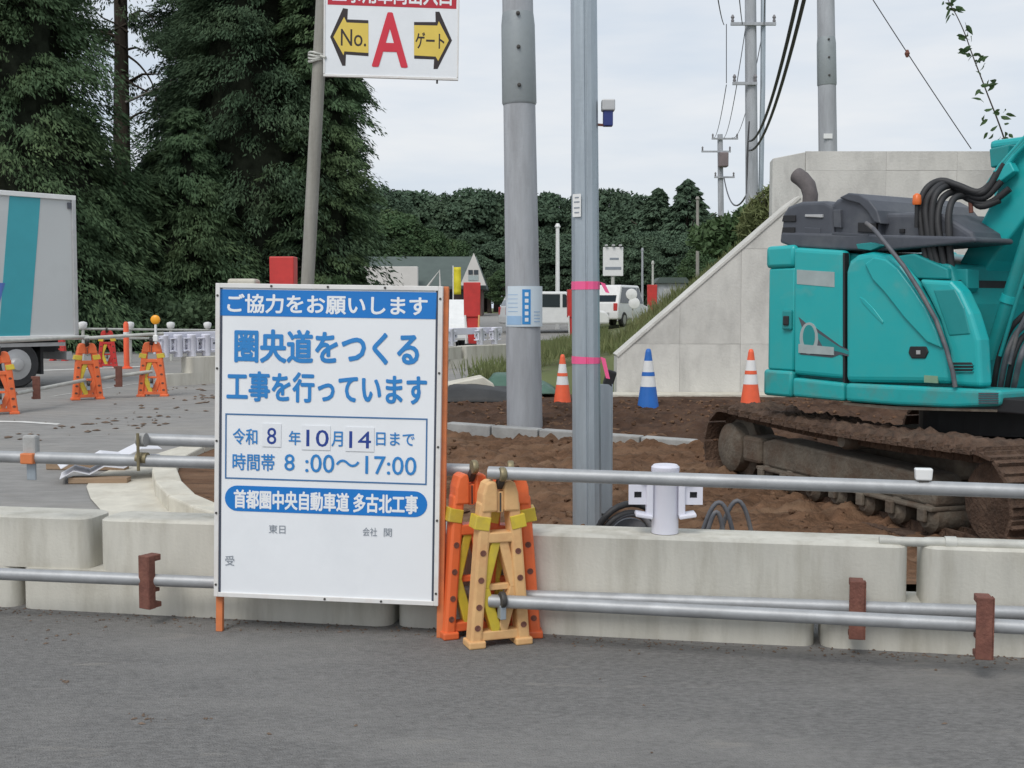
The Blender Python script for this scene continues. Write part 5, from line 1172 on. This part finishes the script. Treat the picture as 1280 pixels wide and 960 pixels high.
# ================================================================== VEGETATION
def leaf_obj(name, C_, D_, ln, wd_, m, parent=None, N_=None):
    n_ = len(C_); D_ = D_ / (np.linalg.norm(D_, axis=1, keepdims=True) + 1e-9)
    A = rng.normal(size=(n_, 3)) if N_ is None else N_ / (np.linalg.norm(N_, axis=1, keepdims=True) + 1e-9) + rng.normal(size=(n_, 3)) * .38; Sd = np.cross(D_, A); Sd /= (np.linalg.norm(Sd, axis=1, keepdims=True) + 1e-9)
    ln = np.broadcast_to(ln, n_)[:, None]; wd_ = np.broadcast_to(wd_, n_)[:, None]
    V = np.stack([C_ - D_ * ln * .5, C_ + Sd * wd_ * .5 - D_ * ln * .1, C_ + D_ * ln * .5, C_ - Sd * wd_ * .5 - D_ * ln * .1], 1).reshape(-1, 3).astype(np.float32)
    me = bpy.data.meshes.new(name); me.vertices.add(4 * n_); me.vertices.foreach_set('co', V.ravel())
    me.loops.add(4 * n_); me.loops.foreach_set('vertex_index', np.arange(4 * n_, dtype=np.int32)); me.polygons.add(n_)
    me.polygons.foreach_set('loop_start', np.arange(0, 4 * n_, 4, dtype=np.int32)); me.update(calc_edges=True)
    return link(name, me, M[m], parent) if m else me
def cedar_profile(t_, R0, power, col): return R0 * (np.maximum(.02, 1 - t_) ** power * (1 - col) + col * (1 - t_ ** 5))
def cedar_points(H, R0, hb, nb, per, power=.8, col=0.0, flat=.62, tuft=1.0):
    """tufts of foliage at the bough ends"""
    t_ = rng.random(nb) ** .85; z0 = hb + (H - hb) * t_; a = rng.random(nb) * 2 * np.pi
    lobes = 1 + .14 * np.sin(a * 3 + z0 * .7) + .10 * np.sin(a * 5 - z0 * 1.3)
    rad = cedar_profile(t_, R0, power, col) * rng.uniform(.60, 1.05, nb) * lobes + .08
    rc = np.clip(.16 + .17 * rad, .16, .75) * rng.uniform(.7, 1.3, nb) * tuft
    c = np.stack([np.cos(a) * rad, np.sin(a) * rad, z0 - .18 * rad], 1)
    v = rng.normal(size=(nb, per, 3)); v /= np.linalg.norm(v, axis=2, keepdims=True); v *= (rng.random((nb, per, 1)) ** .38)
    v[..., 2] *= flat * .7
    outw = np.stack([np.cos(a), np.sin(a), 0 * a - .25], 1)[:, None, :]
    q = rng.random((nb, per, 1)) - .45; w_ = rc[:, None, None]
    P = c[:, None, :] + v * w_ * (1 - .55 * np.maximum(q, 0)) + outw * q * w_ * 2.1
    P[..., 2] -= (.9 * np.maximum(q, 0) ** 2 * w_)[..., 0] + .3 * ((P[..., :2] - c[:, None, :2]) ** 2).sum(2)
    D = v * .35 + outw * .9 - np.array([0, 0, .55]) + rng.normal(size=(nb, per, 3)) * .33
    N = v * .9 + outw * .5 + np.array([0, 0, .45])
    return P.reshape(-1, 3), D.reshape(-1, 3), N.reshape(-1, 3)
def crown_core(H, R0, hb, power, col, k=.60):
    """added hull whose dark colour stands for the shade inside the crown"""
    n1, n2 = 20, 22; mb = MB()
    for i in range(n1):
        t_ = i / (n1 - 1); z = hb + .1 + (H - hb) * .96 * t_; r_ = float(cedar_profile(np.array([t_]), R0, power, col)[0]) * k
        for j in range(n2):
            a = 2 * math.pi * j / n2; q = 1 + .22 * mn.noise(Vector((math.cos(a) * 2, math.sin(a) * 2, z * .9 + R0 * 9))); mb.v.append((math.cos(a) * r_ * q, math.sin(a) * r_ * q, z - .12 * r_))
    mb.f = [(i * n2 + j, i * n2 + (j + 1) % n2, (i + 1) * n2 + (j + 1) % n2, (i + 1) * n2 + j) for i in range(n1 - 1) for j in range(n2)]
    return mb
def trunk_obj(H, r, parent, bend=.15, limbs=8, hb=2, R0=2):
    mb = MB(); ks = 7; pts = [(random.uniform(-bend, bend) * (k > 0), random.uniform(-bend, bend) * (k > 0), H * k / (ks - 1)) for k in range(ks)]
    mb.tube(pts, r, 10, r2=r * .12)
    for i in range(limbs):
        z = hb + (H * .85 - hb) * i / limbs; a = random.uniform(0, 6.28); l = R0 * (1 - z / H) * .9 + .3
        mb.tube([(0, 0, z), (math.cos(a) * l * .5, math.sin(a) * l * .5, z + l * .16), (math.cos(a) * l, math.sin(a) * l, z + l * .12)], r * .22, 6, r2=r * .05)
    return mb.obj('trunk', M['bark'], parent, smooth=60)
def cedar(label, px, py_top, d, R0, hb, nb, per, m='cedar', col=0.0, power=.8, dz=0, ln=.19, wd_=.052, core=True, group='tall conifers behind the side road'):
    base = Vector((X(px, d), d, G(d))); H = U(px, py_top, d).z - base.z
    t = thing('conifer_tree', label, 'tree', base, random.uniform(0, 6.28), group)
    trunk_obj(H * .98, .10 + H * .011, t, .12, 10, max(hb, 1), R0)
    P, D, N = cedar_points(H, R0, hb, int(nb * 1.7), int(per * 1.35), power, col); n_ = len(P)
    leaf_obj('crown', P, D, rng.uniform(.6, 1.4, n_) * ln, rng.uniform(.6, 1.4, n_) * wd_, m, t, N)
    if core: crown_core(H, R0, hb, power, col).obj('inner_crown', M['crown_shade'], t, smooth=80)
cedar('big conifer above the box truck at the left edge', 22, -260, 36, 4.3, .4, 420, 150, power=.75)
cedar('tall bare stemmed conifer with sky showing beside its trunk', 157, -330, 44, 3.6, 9.0, 165, 130, 'cedar_dark', power=.6, core=False)
cedar('bright green pointed conifer below the sky gaps', 238, 138, 38.5, 2.3, .2, 300, 120, power=.7)
cedar('short conifer in front, right of the truck', 150, 235, 37, 1.9, .1, 220, 110, power=.7)
cedar('dense dark conifer left of the gate sign pole', 322, -300, 41, 4.0, .3, 430, 150, 'cedar_dark', power=.6)
cedar('conifer at the right end of the dark woods under the gate sign', 404, -210, 40, 1.45, .3, 360, 140, 'cedar', col=.8)
cedar('dark conifer behind the pointed green one', 268, -200, 47, 2.4, 2.0, 320, 130, 'cedar_dark', power=.6, col=.5)
cedar('low dark conifer filling the woods behind the truck', 95, 135, 47, 3.2, .2, 300, 120, 'cedar_dark', power=.6)
cedar('low conifer between truck and notice board in the shade', 205, 190, 45, 3.0, .1, 280, 120, 'cedar_dark', power=.55)
cedar('dark conifer beyond the gate sign pole foot', 372, -60, 47, 2.5, .2, 300, 130, 'cedar_dark', power=.5)
cedar('conifer at the far left edge, behind the big one above the truck', -90, -200, 40, 4.2, .3, 260, 110, power=.7)
cedar('low round conifer at the foot of the woods beside the house', 424, 285, 41, .75, .0, 100, 110, 'broadleaf', power=.45, ln=.26, wd_=.14)
# twisted bare branches in the sky gap
tb_ = thing('bare_branches', 'pale curling dead branches in the sky gap of the woods', 'branches', (X(157, 43.6), 43.6, G(43.6)))
bz0 = G(43.6)
def tw_pts(pp): return smooth_pts([tuple(U(a, b, 43.4) - Vector((X(157, 43.6), 43.6, bz0))) for a, b in pp])
for pp in (((157, 128), (180, 118), (205, 108), (222, 100), (231, 90), (226, 76), (218, 72)), ((160, 70), (175, 82), (190, 104), (196, 130)), ((158, 100), (175, 110), (195, 118), (212, 105), (218, 88)), ((160, 40), (145, 30), (128, 22), (118, 12)), ((158, 60), (140, 52), (125, 50)), ((160, 150), (180, 140), (205, 150)), ((157, 88), (143, 92), (130, 84)), ((162, 20), (180, 14), (196, 30)), ((158, 30), (136, 40), (121, 34)), ((159, 62), (172, 60), (184, 68))):
    MB().tube(tw_pts(pp), .05, 6, r2=.018).obj('branch', M['bark'] if pp[0][1] != 128 else M['sign_pole'], tb_, smooth=60)
MB().tube([(0, 0, 0), (0.02, 0, 6), (.05, 0, 13)], .3, 10, r2=.22).obj('stem', M['bark'], tb_, smooth=60)

# broadleaf / mixed far trees share a few crown meshes
def broad_mesh(H, Rr, nl, per, ln, wd_):
    Ps, Ds, Ns = [], [], []
    for k in range(nl):
        u = rng.normal(size=3); u /= np.linalg.norm(u); c = np.array([u[0] * Rr * .72, u[1] * Rr * .72, H * .56 + u[2] * H * .34]); rr_ = rng.uniform(.12, .40) * Rr
        v = rng.normal(size=(per, 3)); v /= np.linalg.norm(v, axis=1, keepdims=True); v[:, 2] = np.abs(v[:, 2]) * .9 - .25
        Ps.append(c + v * rr_ * rng.uniform(.75, 1.08, (per, 1))); Ds.append(v * .4 + rng.normal(size=(per, 3)) * .8); Ns.append(v + u * .5)
    P = np.concatenate(Ps); D = np.concatenate(Ds); n_ = len(P)
    return leaf_obj('crown', P, D, rng.uniform(.6, 1.3, n_) * ln, rng.uniform(.6, 1.3, n_) * wd_, None, None, np.concatenate(Ns))
def far_cedar_mesh(H, Rr):
    P, D, N = cedar_points(H, Rr, .5, 520, 45, .7, .1, .9, .62); n_ = len(P); return leaf_obj('crown', P, D, rng.uniform(.7, 1.3, n_) * .38, rng.uniform(.7, 1.3, n_) * .18, None, None, N)
FH = 10.0
far_m = [broad_mesh(FH, 3.4, 110, 190, .30, .22) for _ in range(3)]; ced_m = [far_cedar_mesh(FH, 2.4) for _ in range(3)]
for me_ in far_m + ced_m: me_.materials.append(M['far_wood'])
near_m = [broad_mesh(FH, 3.6, 110, 200, .28, .2) for _ in range(2)]
for me_ in near_m: me_.materials.append(M['broadleaf'])
tr_mb = MB(); tr_mb.tube([(0, 0, 0), (.1, .05, FH * .4), (0, 0, FH * .8)], .28, 8, r2=.06)
for k in range(6): a = k * 1.05; tr_mb.tube([(0, 0, FH * (.25 + .07 * k)), (math.cos(a) * 1.8, math.sin(a) * 1.8, FH * (.4 + .07 * k))], .1, 6, r2=.03)
tr_me = tr_mb.mesh('trunk', 60); tr_me.materials.append(M['bark'])
def far_tree(label, px, py_top, d, meshes, wscale=1.0, gz=None, grp='trees of the far woods'):
    z0 = gz if gz is not None else G(d); H = U(px, py_top, d).z - z0; s = H / FH
    t = thing('far_tree', label, 'tree', (X(px, d), d, z0), random.uniform(0, 6.28), grp); t.scale = (s * wscale, s * wscale, s)
    link('crown', random.choice(meshes), None, t); link('trunk', tr_me, None, t)
sky_l = [(468, 228, 98, 0), (512, 231, 118, 0), (548, 238, 118, 0), (590, 231, 118, 0), (621, 234, 120, 0), (655, 238, 118, 0), (690, 236, 120, 0), (722, 242, 118, 1), (762, 231, 118, 0), (795, 240, 116, 0), (822, 236, 112, 1), (858, 225, 100, 1), (885, 268, 100, 0), (915, 285, 96, 0)]
nm_l = ['rising behind the house left end', 'first rounded top right of the dark conifers', 'second rounded top right of the dark conifers', 'above the house gable', 'just left of the grey utility pole', 'behind the grey utility pole', 'between the two nearer poles', 'behind the pink taped post', 'right of the small blue device', 'left of the pointed skyline tree pair', 'shoulder of the tallest pointed tree', 'with the tallest pointed top on the right', 'sloping down right of the tallest pointed tree', 'behind the transformer pole']
for (px, pt, d, k), nm in zip(sky_l, nm_l): far_tree('far skyline tree ' + nm, px, pt, d, ced_m if k else far_m, 1.1 if not k else 1.25)
for i, (px, pt) in enumerate(((490, 253), (530, 257), (570, 254), (606, 255), (638, 257), (672, 252), (706, 259), (742, 255), (778, 257), (808, 257), (840, 255), (872, 259))):
    far_tree('far skyline tree filling the ridge, number %s from the conifers in the back row' % ['one', 'two', 'three', 'four', 'five', 'six', 'seven', 'eight', 'nine', 'ten', 'eleven', 'twelve'][i], px, pt, 128, far_m, 1.5)
low_l = [(450, 262, 88, 1, 'green tree behind the house left, lower front row'), (492, 258, 90, 1, 'green tree above the house roof left'), (530, 282, 90, 1, 'green tree above the house roof middle'), (572, 296, 92, 1, 'green tree just above the house ridge'), (612, 300, 90, 0, 'dark tree beside the house gable'), (640, 292, 92, 0, 'dark tree hidden by the grey utility pole'), (672, 285, 92, 0, 'dark tree right beside the grey utility pole'), (705, 290, 92, 0, 'dark tree behind the slim white pole'), (742, 285, 92, 0, 'dark tree behind the taped post, lower row'), (778, 290, 90, 0, 'dark tree behind the white roadside sign'), (812, 285, 88, 0, 'dark tree above the far red banner box'), (845, 290, 84, 0, 'dark tree left of the tall slim pole'), (880, 305, 76, 1, 'green tree at the grass bank beside the transformer pole'), (905, 318, 66, 1, 'low green tree at the bank foot'), (845, 345, 62, 1, 'low bush like tree before the dark woods right'), (630, 335, 84, 1, 'low bright tree right of the house gable')]
for px, pt, d, k, lb in low_l: far_tree(lb, px, pt, d, near_m if k else far_m, 1.15)
# hedge of undergrowth at the foot of the woods
def shrub(label, px, d, w_, h_, n_, m='cedar_dark', ln=.2, wd_=.12, z0=None, grp='undergrowth shrubs'):
    base = Vector((X(px, d), d, G(d) if z0 is None else z0)); t = thing('shrub', label, 'shrub', base, 0, grp)
    P = rng.normal(size=(n_, 3)); P /= np.linalg.norm(P, axis=1, keepdims=True); P *= rng.random((n_, 1)) ** .4; P *= np.array([w_, w_ * .7, h_]); P[:, 2] = np.abs(P[:, 2])
    P += .12 * np.sin(P[:, [1, 2, 0]] * 4); D = P * .5 + rng.normal(size=(n_, 3)); leaf_obj('foliage', P, D, rng.uniform(.6, 1.4, n_) * ln, rng.uniform(.6, 1.4, n_) * wd_, m, t)
    mb = MB()
    for k in range(5): a = random.uniform(0, 6.28); mb.tube([(0, 0, 0), (math.cos(a) * w_ * .5, math.sin(a) * w_ * .4, h_ * .8)], .02, 5, r2=.006)
    mb.obj('stems', M['bark'], t)
for px, d, w_, h_, lb in ((60, 35, 2.4, 1.8, 'dark undergrowth shrub behind the truck tail'), (160, 35.5, 2.2, 1.5, 'dark undergrowth shrub behind the white rails'), (245, 36, 2.2, 1.6, 'dark undergrowth shrub left of the notice board'), (335, 36, 2.2, 1.9, 'dark undergrowth shrub behind the notice board'), (418, 37, 1.0, 2.2, 'leafy shrub at the right end of the woods')):
    shrub(lb, px, d, w_, h_, 5000, 'cedar_dark' if px < 400 else 'broadleaf')
shrub('tangle of tall weeds on the bank left of the jointed pole', 965, 19.2, .55, .75, 2600, 'grass', .22, .03, emb_z(X(965, 19.2), 19.2), 'bank weeds')
shrub('leafy shrub on the bank top below the tall utility pole', 925, 23, 1.0, .8, 3000, 'broadleaf', .16, .08, emb_z(X(925, 23), 23), 'bank weeds')
shrub('pale green shrub on the bank near the tall slim pole', 868, 30, .9, .9, 2200, 'grass', .2, .07, G(30) + .9, 'bank weeds')
# grass and weeds
def weeds(name, label, pts, hmin, hmax, wdt):
    n_ = len(pts); B = np.array(pts, float); h = rng.uniform(hmin, hmax, n_); D = np.stack([rng.normal(0, .3, n_), rng.normal(0, .3, n_), np.ones(n_)], 1); D /= np.linalg.norm(D, axis=1, keepdims=True)
    C_ = B + D * h[:, None] * .5; o_ = leaf_obj(name, C_, D, h, wdt, 'grass'); o_['kind'] = 'stuff'; o_['label'] = label
pts = []
for i in range(22000):
    px = random.uniform(655, 850); d = random.uniform(21, 36); x = X(px, d)
    z = emb_z(x, d) if x > xs[0] + (d - wd) * .07 else G(d)
    if random.random() < .5 + .5 * math.sin(x * 2.1 + d) : pts.append((x, d, z))
weeds('verge_grass', 'tall unmown grass between the far blocks and the wing wall', pts, .08, .38, .022)
pts = []
for i in range(9000):
    px = random.uniform(770, 990); d = random.uniform(18.2, 27); x = X(px, d); pts.append((x, d, emb_z(x, d)))
weeds('bank_grass', 'grass growing on the bank behind the wing wall', pts, .05, .22, .015)
pts = []
for i in range(900):
    px = random.gauss(630, 20); d = random.uniform(21, 25); pts.append((X(px, d), d, G(d)))
weeds('roadside_weeds', 'leafy weeds at the foot of the far blocks', pts, .08, .42, .03)
# vine shoot, top right
vb = U(1262, 192, 17.2); vn = thing('vine_shoot', 'leafy vine shoot reaching up into the sky at the right', 'vine', vb)
vp = [U(a, b_, 17.2 - k * .03) - vb for k, (a, b_) in enumerate(((1262, 200), (1256, 176), (1247, 150), (1236, 122), (1226, 96), (1216, 70), (1206, 42), (1196, 20), (1187, 4), (1180, -14)))]
MB().tube(smooth_pts([tuple(p) for p in vp]), .012, 6, r2=.005).obj('stem', M['bark'], vn, smooth=60)
random.seed(3)
def leaf_mesh_():
    o_ = [(0, 0, 0), (.03, .012, .028), (.03, .012, -.028), (.075, 0, .036), (.075, 0, -.036), (.125, -.012, .02), (.125, -.012, -.02), (.17, -.03, 0), (.075, -.008, 0)]
    mb = MB().add(o_, [(0, 1, 8), (0, 8, 2), (1, 3, 8), (2, 8, 4), (3, 5, 8), (4, 8, 6), (5, 7, 8), (6, 8, 7)]); me = mb.mesh('leaf'); me.materials.append(M['vine']); return me
lm = leaf_mesh_()
for (a, b_, k) in ((1186, 6, 5), (1196, 14, 4), (1190, 20, 3), (1208, 34, 3), (1200, 46, 4), (1212, 45, 3), (1206, 63, 5), (1214, 68, 4), (1222, 75, 5), (1229, 74, 3), (1230, 92, 2), (1224, 111, 5), (1240, 105, 4), (1226, 125, 2), (1230, 145, 4), (1252, 140, 4), (1254, 152, 2), (1240, 165, 3), (1256, 172, 5)):
    for j in range(k):
        p = U(a + random.gauss(0, 3.5), b_ + random.gauss(0, 3), 17.0) - vb; o = bpy.data.objects.new('leaf', lm); COL.objects.link(o); o.parent = vn; o.location = p
        o.rotation_euler = (random.uniform(-1, 1), random.uniform(-.6, .9), random.uniform(-3.1, 3.1)); s = random.uniform(.55, 1.0); o.scale = (s, s, s)
